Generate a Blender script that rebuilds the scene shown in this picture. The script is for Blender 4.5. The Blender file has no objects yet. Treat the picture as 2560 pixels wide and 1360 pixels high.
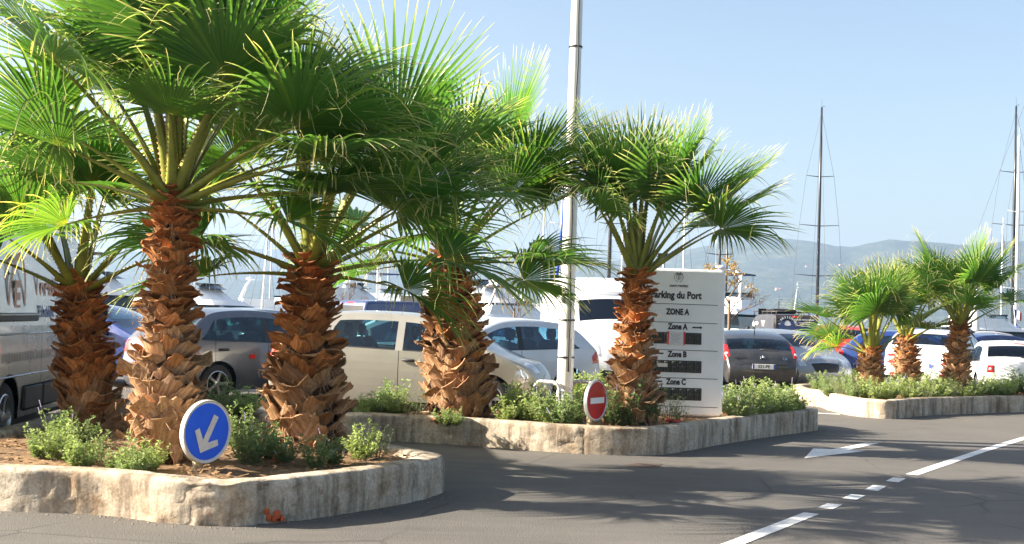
import bpy, math, random
import numpy as np
from mathutils import Vector, Matrix, noise

R_ = math.radians
scene = bpy.context.scene
COL = scene.collection

# ------------------------------------------------------------------ camera
FPX, CX, CY = 3000.0, 1280.0, 680.0
CAM_H, PITCH, ROLL = 1.5, math.atan(111 / 3000.0), R_(1.9)
_F0 = Vector((0, math.cos(PITCH), math.sin(PITCH)))
_R0 = Vector((1, 0, 0))
_U0 = Vector((0, -math.sin(PITCH), math.cos(PITCH)))
CR = _R0 * math.cos(ROLL) + _U0 * math.sin(ROLL)
CU = _U0 * math.cos(ROLL) - _R0 * math.sin(ROLL)
cam_data = bpy.data.cameras.new('camera')
cam = bpy.data.objects.new('camera', cam_data)
COL.objects.link(cam)
m = Matrix.Identity(4)
for i in range(3):
    m[i][0] = CR[i]; m[i][1] = CU[i]; m[i][2] = -_F0[i]
m[2][3] = CAM_H
cam.matrix_world = m
cam_data.sensor_width = 36.0
cam_data.lens = FPX / 2560.0 * 36.0
cam_data.clip_start = 0.1
cam_data.clip_end = 20000
scene.camera = cam

# ------------------------------------------------------------------ sky, sun, exposure
SUN_EL = R_(26)
to_sun = Vector((-0.999 * math.cos(SUN_EL), -0.025 * math.cos(SUN_EL), math.sin(SUN_EL))).normalized()
world = bpy.data.worlds.new('World')
scene.world = world
world.use_nodes = True
wn = world.node_tree.nodes
wn.clear()
sky = wn.new('ShaderNodeTexSky')
sky.sky_type = 'NISHITA'
sky.sun_disc = False
sky.sun_elevation = SUN_EL
sky.sun_rotation = math.atan2(to_sun.x, to_sun.y)
sky.altitude = 0
sky.air_density = 1.0
sky.dust_density = 3.4
sky.ozone_density = 0.7
bg = wn.new('ShaderNodeBackground')
bg.inputs['Strength'].default_value = 0.061
wo = wn.new('ShaderNodeOutputWorld')
world.node_tree.links.new(sky.outputs[0], bg.inputs[0])
world.node_tree.links.new(bg.outputs[0], wo.inputs[0])
sun_data = bpy.data.lights.new('sun', 'SUN')
sun_data.energy = 5.0
sun_data.angle = R_(0.5)
sun_data.color = (1.0, 0.91, 0.77)
sun = bpy.data.objects.new('sun', sun_data)
sun.rotation_euler = (-to_sun).to_track_quat('-Z', 'Y').to_euler()
sun.location = to_sun * 60
COL.objects.link(sun)
scene.render.resolution_x, scene.render.resolution_y = 1024, 544
vs = scene.view_settings
vs.view_transform = 'Standard'
vs.look = 'None'
vs.gamma = 1.0
vs.exposure = 2.05
try:
    vs.use_curve_mapping = False
except Exception:
    pass

# ------------------------------------------------------------------ pixel helpers (photo 2560 x 1360)
def ray(px, py):
    return _F0 + CR * ((px - CX) / FPX) + CU * ((CY - py) / FPX)
def G(px, py, z=0.0):
    d = ray(px, py)
    t = (z - CAM_H) / d.z
    return Vector((0, 0, CAM_H)) + d * t
def D(px, py, Y):
    d = ray(px, py)
    return Vector((0, 0, CAM_H)) + d * (Y / d.y)

# ------------------------------------------------------------------ mesh helpers
class MB:
    def __init__(s):
        s.v = []; s.f = []; s.m = []
    def add(s, verts, faces, mi=0):
        o = len(s.v)
        s.v.extend([tuple(p) for p in verts])
        s.f.extend([tuple(i + o for i in f) for f in faces])
        s.m.extend([mi] * len(faces))
        return s
    def box(s, c, d, mi=0, rz=0.0, bev=0.0):
        x, y, z = [k / 2 for k in d]
        if bev <= 0:
            vs_ = [(sx * x, sy * y, sz * z) for sz in (-1, 1) for sy in (-1, 1) for sx in (-1, 1)]
            fs = [(0, 2, 3, 1), (4, 5, 7, 6), (0, 1, 5, 4), (2, 6, 7, 3), (0, 4, 6, 2), (1, 3, 7, 5)]
        else:
            b = min(bev, x * .95, y * .95, z * .95)
            rings = []
            for zz, ins in ((-z, b), (-z + b, 0), (z - b, 0), (z, b)):
                X, Y = x - ins, y - ins
                rings.append([(X - b, -Y, zz), (X, -Y + b, zz), (X, Y - b, zz), (X - b, Y, zz),
                              (-X + b, Y, zz), (-X, Y - b, zz), (-X, -Y + b, zz), (-X + b, -Y, zz)])
            vs_ = [p for r in rings for p in r]
            fs = []
            for k in range(3):
                for i in range(8):
                    j = (i + 1) % 8
                    fs.append((k * 8 + i, k * 8 + j, (k + 1) * 8 + j, (k + 1) * 8 + i))
            fs.append(tuple(range(7, -1, -1)))
            fs.append(tuple(range(24, 32)))
        ca, sa = math.cos(rz), math.sin(rz)
        vs_ = [(c[0] + p[0] * ca - p[1] * sa, c[1] + p[0] * sa + p[1] * ca, c[2] + p[2]) for p in vs_]
        return s.add(vs_, fs, mi)
    def tube(s, pts, rad, n=8, mi=0, caps=True):
        pts = [Vector(p) for p in pts]
        if not hasattr(rad, '__len__'):
            rad = [rad] * len(pts)
        vs_ = []
        prev = None
        for i, p in enumerate(pts):
            a = pts[max(i - 1, 0)]; b = pts[min(i + 1, len(pts) - 1)]
            t = (b - a)
            if t.length < 1e-9: t = Vector((0, 0, 1))
            t.normalize()
            if prev is None:
                q = Vector((0, 0, 1)) if abs(t.z) < 0.9 else Vector((1, 0, 0))
                u = t.cross(q).normalized()
            else:
                u = (prev - t * prev.dot(t)).normalized()
            prev = u
            w = t.cross(u)
            for k in range(n):
                an = 2 * math.pi * k / n
                vs_.append(p + u * (math.cos(an) * rad[i]) + w * (math.sin(an) * rad[i]))
        fs = []
        for i in range(len(pts) - 1):
            for k in range(n):
                j = (k + 1) % n
                fs.append((i * n + k, i * n + j, (i + 1) * n + j, (i + 1) * n + k))
        if caps:
            fs.append(tuple(range(n - 1, -1, -1)))
            o = (len(pts) - 1) * n
            fs.append(tuple(range(o, o + n)))
        return s.add(vs_, fs, mi)
    def lathe(s, prof, n=24, axis='z', mi=0, c=(0, 0, 0)):
        vs_ = []
        for r, h in prof:
            for k in range(n):
                a = 2 * math.pi * k / n
                x, y, z = r * math.cos(a), r * math.sin(a), h
                if axis == 'y': x, y, z = x, z, y
                vs_.append((c[0] + x, c[1] + y, c[2] + z))
        fs = []
        for i in range(len(prof) - 1):
            for k in range(n):
                j = (k + 1) % n
                fs.append((i * n + k, i * n + j, (i + 1) * n + j, (i + 1) * n + k))
        return s.add(vs_, fs, mi)
    def grid(s, P, mi=0, close=False):
        r, c = len(P), len(P[0])
        vs_ = [p for row in P for p in row]
        fs = []
        for i in range(r - 1):
            for j in range(c - 1 + (1 if close else 0)):
                k = (j + 1) % c
                fs.append((i * c + j, i * c + k, (i + 1) * c + k, (i + 1) * c + j))
        return s.add(vs_, fs, mi)
    def mesh(s, name, smooth=True):
        me = bpy.data.meshes.new(name)
        me.from_pydata(s.v, [], s.f)
        if s.m and max(s.m) > 0:
            me.polygons.foreach_set('material_index', s.m)
        if smooth:
            me.polygons.foreach_set('use_smooth', [True] * len(me.polygons))
        me.update()
        return me
    def build(s, name, mats, parent=None, smooth=True, sharp=None, **kw):
        me = s.mesh(name, smooth)
        for mt in (mats if isinstance(mats, (list, tuple)) else [mats]):
            me.materials.append(mt)
        if smooth and sharp is not None:
            me.set_sharp_from_angle(angle=R_(sharp))
        return put(name, me, parent, **kw)

def put(name, me, parent=None, **kw):
    o = bpy.data.objects.new(name, me)
    COL.objects.link(o)
    if parent is not None:
        o.parent = parent
    for k, v in kw.items():
        o[k] = v
    return o
def empty(name, loc, rz=0.0, **kw):
    o = bpy.data.objects.new(name, None)
    o.empty_display_size = 0.2
    COL.objects.link(o)
    o.location = loc
    o.rotation_euler = (0, 0, rz)
    for k, v in kw.items():
        o[k] = v
    return o
def np_obj(name, V, F, mats, parent=None, smooth=True, col=None, **kw):
    me = bpy.data.meshes.new(name)
    me.from_pydata(V.tolist(), [], F)
    if smooth:
        me.polygons.foreach_set('use_smooth', [True] * len(me.polygons))
    if col is not None:
        at = me.attributes.new('tint', 'FLOAT_COLOR', 'POINT')
        at.data.foreach_set('color', col.astype(np.float32).ravel())
    for mt in (mats if isinstance(mats, (list, tuple)) else [mats]):
        me.materials.append(mt)
    return put(name, me, parent, **kw)
_fontcache = {}
def text_mesh(body, size, bold=0.0, extrude=0.002, align='CENTER', spacing=1.0):
    cu = bpy.data.curves.new('lettering', 'FONT')
    cu.body = body; cu.size = size; cu.offset = bold; cu.extrude = extrude
    cu.align_x = align; cu.align_y = 'CENTER'; cu.space_character = spacing
    cu.resolution_u = 3
    o = bpy.data.objects.new('lettering_tmp', cu)
    COL.objects.link(o)
    dg = bpy.context.evaluated_depsgraph_get()
    me = bpy.data.meshes.new_from_object(o.evaluated_get(dg))
    bpy.data.objects.remove(o); bpy.data.curves.remove(cu)
    me.name = 'lettering'
    return me
def frame_matrix(o, x, y):
    """matrix with local X along x, local Y along y, at o"""
    x = Vector(x).normalized(); y = Vector(y); z = x.cross(y).normalized(); y = z.cross(x)
    M = Matrix.Identity(4)
    for i in range(3):
        M[i][0] = x[i]; M[i][1] = y[i]; M[i][2] = z[i]; M[i][3] = o[i]
    return M
def put_text(body, size, mat, parent, M, name='lettering', sx=1.0, **kw):
    me = text_mesh(body, size, **kw)
    me.materials.append(mat)
    o = put(name, me, parent)
    o.matrix_local = M @ Matrix.Diagonal((sx, 1, 1, 1))
    return o

# ------------------------------------------------------------------ materials
def nodes_of(name):
    mt = bpy.data.materials.new(name)
    mt.use_nodes = True
    nt = mt.node_tree
    return mt, nt, nt.nodes['Principled BSDF']
def L(nt, a, b):
    nt.links.new(a, b)
def ramp(nt, stops, fac):
    r = nt.nodes.new('ShaderNodeValToRGB')
    el = r.color_ramp.elements
    while len(el) > 1: el.remove(el[0])
    el[0].position = stops[0][0]; el[0].color = (*stops[0][1], 1)
    for p, c in stops[1:]:
        e = el.new(p); e.color = (*c, 1)
    if fac is not None: L(nt, fac, r.inputs[0])
    return r
def noise_node(nt, scale, detail=4, rough=0.6, vec=None, dim='3D'):
    n = nt.nodes.new('ShaderNodeTexNoise')
    n.inputs['Scale'].default_value = scale
    n.inputs['Detail'].default_value = detail
    n.inputs['Roughness'].default_value = rough
    if vec is not None: L(nt, vec, n.inputs['Vector'])
    return n
def coords(nt, kind='Object', scale=None):
    tc = nt.nodes.new('ShaderNodeTexCoord')
    out = tc.outputs[kind]
    if scale:
        mp = nt.nodes.new('ShaderNodeMapping')
        mp.inputs['Scale'].default_value = scale
        L(nt, out, mp.inputs[0]); out = mp.outputs[0]
    return out
def mixc(nt, a, b, fac, mode='MIX'):
    mx = nt.nodes.new('ShaderNodeMix')
    mx.data_type = 'RGBA'; mx.blend_type = mode
    for sock, val in ((mx.inputs[0], fac), (mx.inputs[6], a), (mx.inputs[7], b)):
        if hasattr(val, 'is_linked') or hasattr(val, 'links'):
            L(nt, val, sock)
        elif isinstance(val, (int, float)):
            sock.default_value = val
        else:
            sock.default_value = (*val, 1)
    return mx.outputs[2]
def bump(nt, bsdf, h, strength=0.4, dist=0.01):
    b = nt.nodes.new('ShaderNodeBump')
    b.inputs['Strength'].default_value = strength
    b.inputs['Distance'].default_value = dist
    L(nt, h, b.inputs['Height']); L(nt, b.outputs[0], bsdf.inputs['Normal'])
    return b
def plain(name, col, rough=0.5, metal=0.0, var=0.12, scale=6.0, coat=0.0, spec=0.5, bumps=0.0):
    """base colour with a slight uneven wear"""
    mt, nt, b = nodes_of(name)
    n = noise_node(nt, scale, 5, 0.65, coords(nt))
    lo = tuple(c * (1 - var) for c in col); hi = tuple(min(1, c * (1 + var)) for c in col)
    r = ramp(nt, [(0.3, lo), (0.7, hi)], n.outputs[0])
    L(nt, r.outputs[0], b.inputs['Base Color'])
    b.inputs['Roughness'].default_value = rough
    b.inputs['Metallic'].default_value = metal
    b.inputs['Specular IOR Level'].default_value = spec
    b.inputs['Coat Weight'].default_value = coat
    b.inputs['Coat Roughness'].default_value = 0.061
    if bumps > 0:
        n2 = noise_node(nt, scale * 12, 3, 0.6, coords(nt)); bump(nt, b, n2.outputs[0], bumps, 0.005)
    return mt
M = {}
def paint(name, col, metal=0.0, rough=0.35):
    """car paint: clear coat, dust towards matt in patches"""
    mt, nt, b = nodes_of(name)
    n = noise_node(nt, 2.2, 6, 0.7, coords(nt))
    dust = tuple(c * 0.75 + 0.25 * d for c, d in zip(col, (0.3, 0.27, 0.22)))
    r = ramp(nt, [(0.45, col), (0.8, dust)], n.outputs[0])
    L(nt, r.outputs[0], b.inputs['Base Color'])
    rr = ramp(nt, [(0.35, (rough,) * 3), (0.8, (min(1, rough + 0.2),) * 3)], n.outputs[0])
    L(nt, rr.outputs[0], b.inputs['Roughness'])
    b.inputs['Metallic'].default_value = metal
    b.inputs['Coat Weight'].default_value = 0.8
    b.inputs['Coat Roughness'].default_value = 0.061
    return mt
def make_glass(name, tint, refl=0.12, rough=0.02):
    mt = bpy.data.materials.new(name); mt.use_nodes = True
    nt = mt.node_tree; nt.nodes.clear()
    out = nt.nodes.new('ShaderNodeOutputMaterial')
    tr = nt.nodes.new('ShaderNodeBsdfTransparent'); tr.inputs[0].default_value = (*tint, 1)
    gl = nt.nodes.new('ShaderNodeBsdfGlossy'); gl.inputs['Roughness'].default_value = rough
    n = noise_node(nt, 3.0, 4, 0.6, coords(nt))
    rp = ramp(nt, [(0.3, (0.85, 0.92, 0.97)), (0.75, (1, 1, 1))], n.outputs[0])
    L(nt, rp.outputs[0], gl.inputs[0])
    fr = nt.nodes.new('ShaderNodeLayerWeight'); fr.inputs[0].default_value = 0.5
    pw = nt.nodes.new('ShaderNodeMath'); pw.operation = 'POWER'; pw.inputs[1].default_value = 4.0
    L(nt, fr.outputs['Facing'], pw.inputs[0])
    ad = nt.nodes.new('ShaderNodeMath'); ad.operation = 'ADD'; ad.use_clamp = True
    ad.inputs[1].default_value = refl
    L(nt, pw.outputs[0], ad.inputs[0])
    mx = nt.nodes.new('ShaderNodeMixShader')
    L(nt, ad.outputs[0], mx.inputs[0]); L(nt, tr.outputs[0], mx.inputs[1]); L(nt, gl.outputs[0], mx.inputs[2])
    L(nt, mx.outputs[0], out.inputs[0])
    return mt

def make_leaf():
    mt = bpy.data.materials.new('palm_leaf'); mt.use_nodes = True
    nt = mt.node_tree; nt.nodes.clear()
    out = nt.nodes.new('ShaderNodeOutputMaterial')
    at = nt.nodes.new('ShaderNodeAttribute'); at.attribute_name = 'tint'
    sp = nt.nodes.new('ShaderNodeSeparateColor'); L(nt, at.outputs['Color'], sp.inputs[0])
    rg = ramp(nt, [(0.0, (0.14, 0.17, 0.02)), (0.12, (0.05, 0.12, 0.018)), (0.55, (0.058, 0.135, 0.026)),
                   (0.8, (0.12, 0.19, 0.045)), (0.92, (0.42, 0.39, 0.2)), (1.0, (0.55, 0.48, 0.3))], sp.outputs[0])
    var = ramp(nt, [(0.0, (0.75, 0.85, 0.8)), (0.5, (1, 1, 1)), (0.85, (1.5, 1.25, 1.0)), (1.0, (2.6, 1.75, 1.3))], sp.outputs[1])
    c = mixc(nt, rg.outputs[0], var.outputs[0], 1.0, 'MULTIPLY')
    pb = nt.nodes.new('ShaderNodeBsdfPrincipled')
    L(nt, c, pb.inputs['Base Color']); pb.inputs['Roughness'].default_value = 0.42
    pb.inputs['Specular IOR Level'].default_value = 0.4
    tl = nt.nodes.new('ShaderNodeBsdfTranslucent')
    c2 = mixc(nt, c, (2.6, 2.8, 1.5), 1.0, 'MULTIPLY')
    L(nt, c2, tl.inputs[0])
    mx = nt.nodes.new('ShaderNodeMixShader'); mx.inputs[0].default_value = 0.31
    L(nt, pb.outputs[0], mx.inputs[1]); L(nt, tl.outputs[0], mx.inputs[2]); L(nt, mx.outputs[0], out.inputs[0])
    return mt
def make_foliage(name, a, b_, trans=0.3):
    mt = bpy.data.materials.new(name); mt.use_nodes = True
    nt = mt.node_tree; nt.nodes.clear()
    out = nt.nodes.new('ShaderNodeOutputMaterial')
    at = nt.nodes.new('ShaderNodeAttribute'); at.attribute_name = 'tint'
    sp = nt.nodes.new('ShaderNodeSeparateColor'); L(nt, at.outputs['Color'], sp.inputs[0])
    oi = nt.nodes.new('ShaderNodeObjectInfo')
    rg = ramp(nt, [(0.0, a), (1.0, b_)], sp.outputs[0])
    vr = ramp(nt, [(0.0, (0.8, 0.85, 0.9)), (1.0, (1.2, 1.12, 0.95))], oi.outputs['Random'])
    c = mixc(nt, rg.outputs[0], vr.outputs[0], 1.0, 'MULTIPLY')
    pb = nt.nodes.new('ShaderNodeBsdfPrincipled')
    L(nt, c, pb.inputs['Base Color']); pb.inputs['Roughness'].default_value = 0.6
    pb.inputs['Specular IOR Level'].default_value = 0.3
    tl = nt.nodes.new('ShaderNodeBsdfTranslucent')
    c2 = mixc(nt, c, (1.8, 1.9, 1.2), 1.0, 'MULTIPLY'); L(nt, c2, tl.inputs[0])
    mx = nt.nodes.new('ShaderNodeMixShader'); mx.inputs[0].default_value = trans
    L(nt, pb.outputs[0], mx.inputs[1]); L(nt, tl.outputs[0], mx.inputs[2]); L(nt, mx.outputs[0], out.inputs[0])
    return mt
def make_boot(name, c0, c1, c2):
    mt, nt, b = nodes_of(name)
    oc = coords(nt)
    st = noise_node(nt, 5, 5, 0.7, coords(nt, 'Object', (9, 9, 1.2)))
    oi = nt.nodes.new('ShaderNodeObjectInfo')
    r1 = ramp(nt, [(0.3, c0), (0.55, c1), (0.8, c2)], st.outputs[0])
    vr = ramp(nt, [(0.0, (0.65, 0.58, 0.55)), (0.5, (1.1, 1.08, 1.05)), (1.0, (1.55, 1.5, 1.5))], oi.outputs['Random'])
    c = mixc(nt, r1.outputs[0], vr.outputs[0], 1.0, 'MULTIPLY')
    L(nt, c, b.inputs['Base Color'])
    b.inputs['Roughness'].default_value = 0.62
    b.inputs['Specular IOR Level'].default_value = 0.3
    fz = noise_node(nt, 60, 4, 0.8, coords(nt, 'Object', (3, 3, 0.5)))
    bump(nt, b, fz.outputs[0], 0.9, 0.012)
    return mt
M['leaf'] = make_leaf()
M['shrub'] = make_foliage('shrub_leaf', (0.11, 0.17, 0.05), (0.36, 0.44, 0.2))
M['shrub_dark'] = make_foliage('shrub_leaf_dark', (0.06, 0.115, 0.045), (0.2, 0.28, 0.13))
M['autumn'] = make_foliage('autumn_leaf', (0.3, 0.16, 0.04), (0.45, 0.3, 0.1))
M['boot_new'] = make_boot('leaf_base_fresh', (0.12, 0.036, 0.014), (0.43, 0.155, 0.042), (0.6, 0.27, 0.09))
M['boot_mid'] = make_boot('leaf_base_dry', (0.13, 0.046, 0.018), (0.45, 0.19, 0.06), (0.62, 0.34, 0.145))
M['boot_old'] = make_boot('leaf_base_weathered', (0.14, 0.068, 0.036), (0.43, 0.245, 0.12), (0.64, 0.47, 0.31))
M['fibre'] = plain('palm_fibre', (0.3, 0.17, 0.085), 0.9, var=0.5, scale=25)
M['trunk'] = plain('palm_trunk_fibre', (0.075, 0.035, 0.016), 0.9, var=0.6, scale=18, bumps=0.8)
M['petiole'] = plain('petiole_green', (0.2, 0.22, 0.03), 0.42, var=0.35, scale=5)
M['thorn'] = plain('thorn_orange', (0.36, 0.13, 0.03), 0.5, var=0.3)
M['stem'] = plain('twig', (0.2, 0.17, 0.1), 0.8, var=0.3)
M['bark'] = plain('grey_bark', (0.17, 0.115, 0.075), 0.9, var=0.3)
M['flower'] = plain('purple_flower', (0.34, 0.3, 0.45), 0.8, var=0.2)
M['glass'] = make_glass('car_glass', (0.42, 0.66, 0.68), 0.07, 0.0)
M['glass_mid'] = make_glass('car_glass_mid', (0.27, 0.42, 0.43), 0.06, 0.0)
M['glass_blue'] = make_glass('car_glass_blue', (0.26, 0.47, 0.6), 0.1, 0.0)
M['glass_dark'] = make_glass('car_glass_dark', (0.16, 0.2, 0.22), 0.07, 0.0)
M['yglass'] = plain('yacht_glass', (0.02, 0.035, 0.05), 0.08, var=0.2)
M['black'] = plain('black_plastic', (0.018, 0.018, 0.02), 0.5, var=0.25)
M['trim'] = plain('dark_grey_trim', (0.05, 0.052, 0.055), 0.6, var=0.2)
M['tyre'] = plain('tyre_rubber', (0.022, 0.022, 0.022), 0.85, var=0.3)
M['rim'] = plain('alloy_rim', (0.5, 0.51, 0.52), 0.3, 0.9, var=0.15)
M['dark'] = plain('dark_cabin', (0.012, 0.012, 0.013), 0.9, var=0.2)
M['seat'] = plain('seat_cloth', (0.035, 0.037, 0.042), 0.85, var=0.25)
M['red_lens'] = plain('red_lens', (0.55, 0.018, 0.014), 0.12, var=0.15, coat=0.6)
M['clear_lens'] = plain('clear_lens', (0.62, 0.64, 0.66), 0.1, 0.4, var=0.25, coat=0.8)
M['chrome'] = plain('chrome', (0.75, 0.76, 0.78), 0.15, 1.0, var=0.08)
M['plate'] = plain('number_plate', (0.8, 0.8, 0.78), 0.5, var=0.05)
M['plate_blue'] = plain('plate_blue', (0.03, 0.07, 0.4), 0.5, var=0.05)
M['ink'] = plain('dark_ink', (0.03, 0.03, 0.032), 0.6, var=0.1)
M['white_ink'] = plain('white_lettering', (0.8, 0.8, 0.78), 0.5, var=0.05)
M['p_grey'] = paint('paint_blue_grey', (0.085, 0.092, 0.115), 0.35, 0.3)
M['p_champ'] = paint('paint_champagne', (0.4, 0.375, 0.315), 0.5, 0.35)
M['p_silverwhite'] = paint('paint_pearl_white', (0.56, 0.585, 0.62), 0.2, 0.35)
M['p_white'] = paint('paint_white', (0.8, 0.8, 0.8), 0.0, 0.35)
M['p_navy'] = paint('paint_navy', (0.018, 0.035, 0.13), 0.2, 0.25)
M['p_blue'] = paint('paint_blue', (0.02, 0.05, 0.2), 0.3, 0.25)
M['p_dgrey'] = paint('paint_dark_grey', (0.04, 0.041, 0.044), 0.4, 0.3)
M['p_silver'] = paint('paint_silver', (0.36, 0.37, 0.385), 0.6, 0.32)
M['p_vansilver'] = paint('paint_van_silver', (0.5, 0.51, 0.49), 0.62, 0.24)
M['p_red'] = paint('paint_red', (0.55, 0.03, 0.02), 0.0, 0.3)
M['p_brown'] = paint('paint_brown_black', (0.035, 0.022, 0.018), 0.3, 0.3)
M['galv'] = plain('galvanised_steel', (0.45, 0.46, 0.47), 0.45, 0.6, var=0.2, scale=14)
M['pole'] = plain('white_pole_paint', (0.74, 0.74, 0.72), 0.4, var=0.08, scale=3)
M['signwhite'] = plain('sign_white', (0.9, 0.9, 0.88), 0.38, var=0.05, scale=2)
M['signside'] = plain('sign_edge_grey', (0.42, 0.44, 0.47), 0.5, var=0.08)
M['blue_sign'] = plain('sign_blue', (0.004, 0.11, 0.78), 0.35, var=0.1, scale=9)
M['red_sign'] = plain('sign_red', (0.5, 0.012, 0.014), 0.33, var=0.15, scale=9)
M['cream'] = plain('sign_rim_cream', (0.68, 0.65, 0.58), 0.5, var=0.15, scale=20)
M['wood'] = plain('weathered_post', (0.32, 0.25, 0.16), 0.85, var=0.3, scale=15, bumps=0.4)
M['ledoff'] = plain('display_black', (0.02, 0.021, 0.02), 0.35, var=0.3)
M['ledseg'] = plain('display_segment', (0.09, 0.095, 0.08), 0.5, var=0.2)
M['paper'] = plain('paper_notice', (0.74, 0.72, 0.72), 0.7, var=0.05)
M['tape'] = plain('red_tape', (0.65, 0.05, 0.05), 0.5, var=0.1)
M['orange'] = plain('orange_plastic', (0.7, 0.12, 0.02), 0.5, var=0.2)
M['navycloth'] = plain('navy_canvas', (0.02, 0.035, 0.11), 0.9, var=0.2)
M['bluecloth'] = plain('blue_canvas', (0.02, 0.07, 0.4), 0.9, var=0.2)
M['tan'] = plain('tan_canvas', (0.36, 0.3, 0.22), 0.9, var=0.15)
M['darkcanvas'] = plain('brown_canvas', (0.06, 0.05, 0.042), 0.9, var=0.2)
M['gel'] = plain('white_gelcoat', (0.78, 0.79, 0.8), 0.25, var=0.05)
M['carbon'] = plain('carbon_mast', (0.02, 0.021, 0.024), 0.35, var=0.2)
M['alu'] = plain('alu_mast', (0.68, 0.69, 0.7), 0.4, 0.3, var=0.1)
# ------------------------------------------------------------------ surface materials
def make_asphalt():
    mt, nt, b = nodes_of('asphalt')
    oc = coords(nt)
    big = noise_node(nt, 0.35, 5, 0.6, oc)
    mid = noise_node(nt, 2.5, 6, 0.7, coords(nt, 'Object', (0.35, 1.6, 1)))
    fine = noise_node(nt, 90, 3, 0.8, oc)
    vor = nt.nodes.new('ShaderNodeTexVoronoi'); vor.inputs['Scale'].default_value = 120; L(nt, oc, vor.inputs['Vector'])
    base = ramp(nt, [(0.25, (0.085, 0.079, 0.072)), (0.75, (0.125, 0.115, 0.103))], big.outputs[0])
    c = mixc(nt, base.outputs[0], (0.15, 0.137, 0.12), ramp(nt, [(0.45, (0, 0, 0)), (0.75, (0.55, 0.55, 0.55))], mid.outputs[0]).outputs[0])
    sp = ramp(nt, [(0.28, (0.55, 0.55, 0.55)), (0.5, (1, 1, 1)), (0.72, (1.55, 1.52, 1.48))], fine.outputs[0])
    c = mixc(nt, c, sp.outputs[0], 1.0, 'MULTIPLY')
    # old oil drips
    oil = noise_node(nt, 1.1, 2, 0.4, oc)
    c = mixc(nt, c, (0.05, 0.05, 0.05), ramp(nt, [(0.66, (0, 0, 0)), (0.74, (0.4, 0.4, 0.4))], oil.outputs[0]).outputs[0])
    # hairline cracks and darker repair patches
    wob = mixc(nt, oc, noise_node(nt, 1.3, 3, 0.6, oc).outputs['Color'], 0.12)
    cv = nt.nodes.new('ShaderNodeTexVoronoi'); cv.feature = 'DISTANCE_TO_EDGE'; cv.inputs['Scale'].default_value = 0.55; L(nt, wob, cv.inputs['Vector'])
    msk = noise_node(nt, 0.5, 2, 0.5, oc)
    cm_ = nt.nodes.new('ShaderNodeMath'); cm_.operation = 'MULTIPLY'
    L(nt, ramp(nt, [(0.0, (0.5, 0.5, 0.5)), (0.005, (0.35, 0.35, 0.35)), (0.009, (0, 0, 0))], cv.outputs['Distance']).outputs[0], cm_.inputs[0])
    L(nt, ramp(nt, [(0.46, (0, 0, 0)), (0.56, (1, 1, 1))], msk.outputs[0]).outputs[0], cm_.inputs[1])
    c = mixc(nt, c, (0.03, 0.029, 0.028), cm_.outputs[0])
    pv_ = nt.nodes.new('ShaderNodeTexVoronoi'); pv_.distance = 'CHEBYCHEV'; pv_.inputs['Scale'].default_value = 0.16; L(nt, oc, pv_.inputs['Vector'])
    c = mixc(nt, c, mixc(nt, c, (0.72, 0.74, 0.78), 1.0, 'MULTIPLY'), ramp(nt, [(0.62, (0, 0, 0)), (0.64, (1, 1, 1))], pv_.outputs['Color']).outputs[0])
    gr = nt.nodes.new('ShaderNodeTexVoronoi'); gr.inputs['Scale'].default_value = 38; L(nt, oc, gr.inputs['Vector'])
    c = mixc(nt, c, (0.3, 0.27, 0.23), ramp(nt, [(0.0, (0.55, 0.55, 0.55)), (0.1, (0, 0, 0))], gr.outputs['Distance']).outputs[0])
    L(nt, c, b.inputs['Base Color'])
    b.inputs['Roughness'].default_value = 0.82
    b.inputs['Specular IOR Level'].default_value = 0.35
    bump(nt, b, vor.outputs['Distance'], 0.55, 0.006)
    return mt
def make_roadpaint():
    mt, nt, b = nodes_of('road_paint')
    oc = coords(nt)
    n = noise_node(nt, 60, 4, 0.8, oc); n2 = noise_node(nt, 2.0, 4, 0.7, oc)
    w = ramp(nt, [(0.25, (0.5, 0.49, 0.47)), (0.6, (0.76, 0.75, 0.72))], n2.outputs[0])
    c = mixc(nt, w.outputs[0], (0.13, 0.125, 0.12), ramp(nt, [(0.56, (0, 0, 0)), (0.64, (0.8, 0.8, 0.8))], n.outputs[0]).outputs[0])
    L(nt, c, b.inputs['Base Color']); b.inputs['Roughness'].default_value = 0.7
    bump(nt, b, n.outputs[0], 0.3, 0.004)
    return mt
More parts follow.
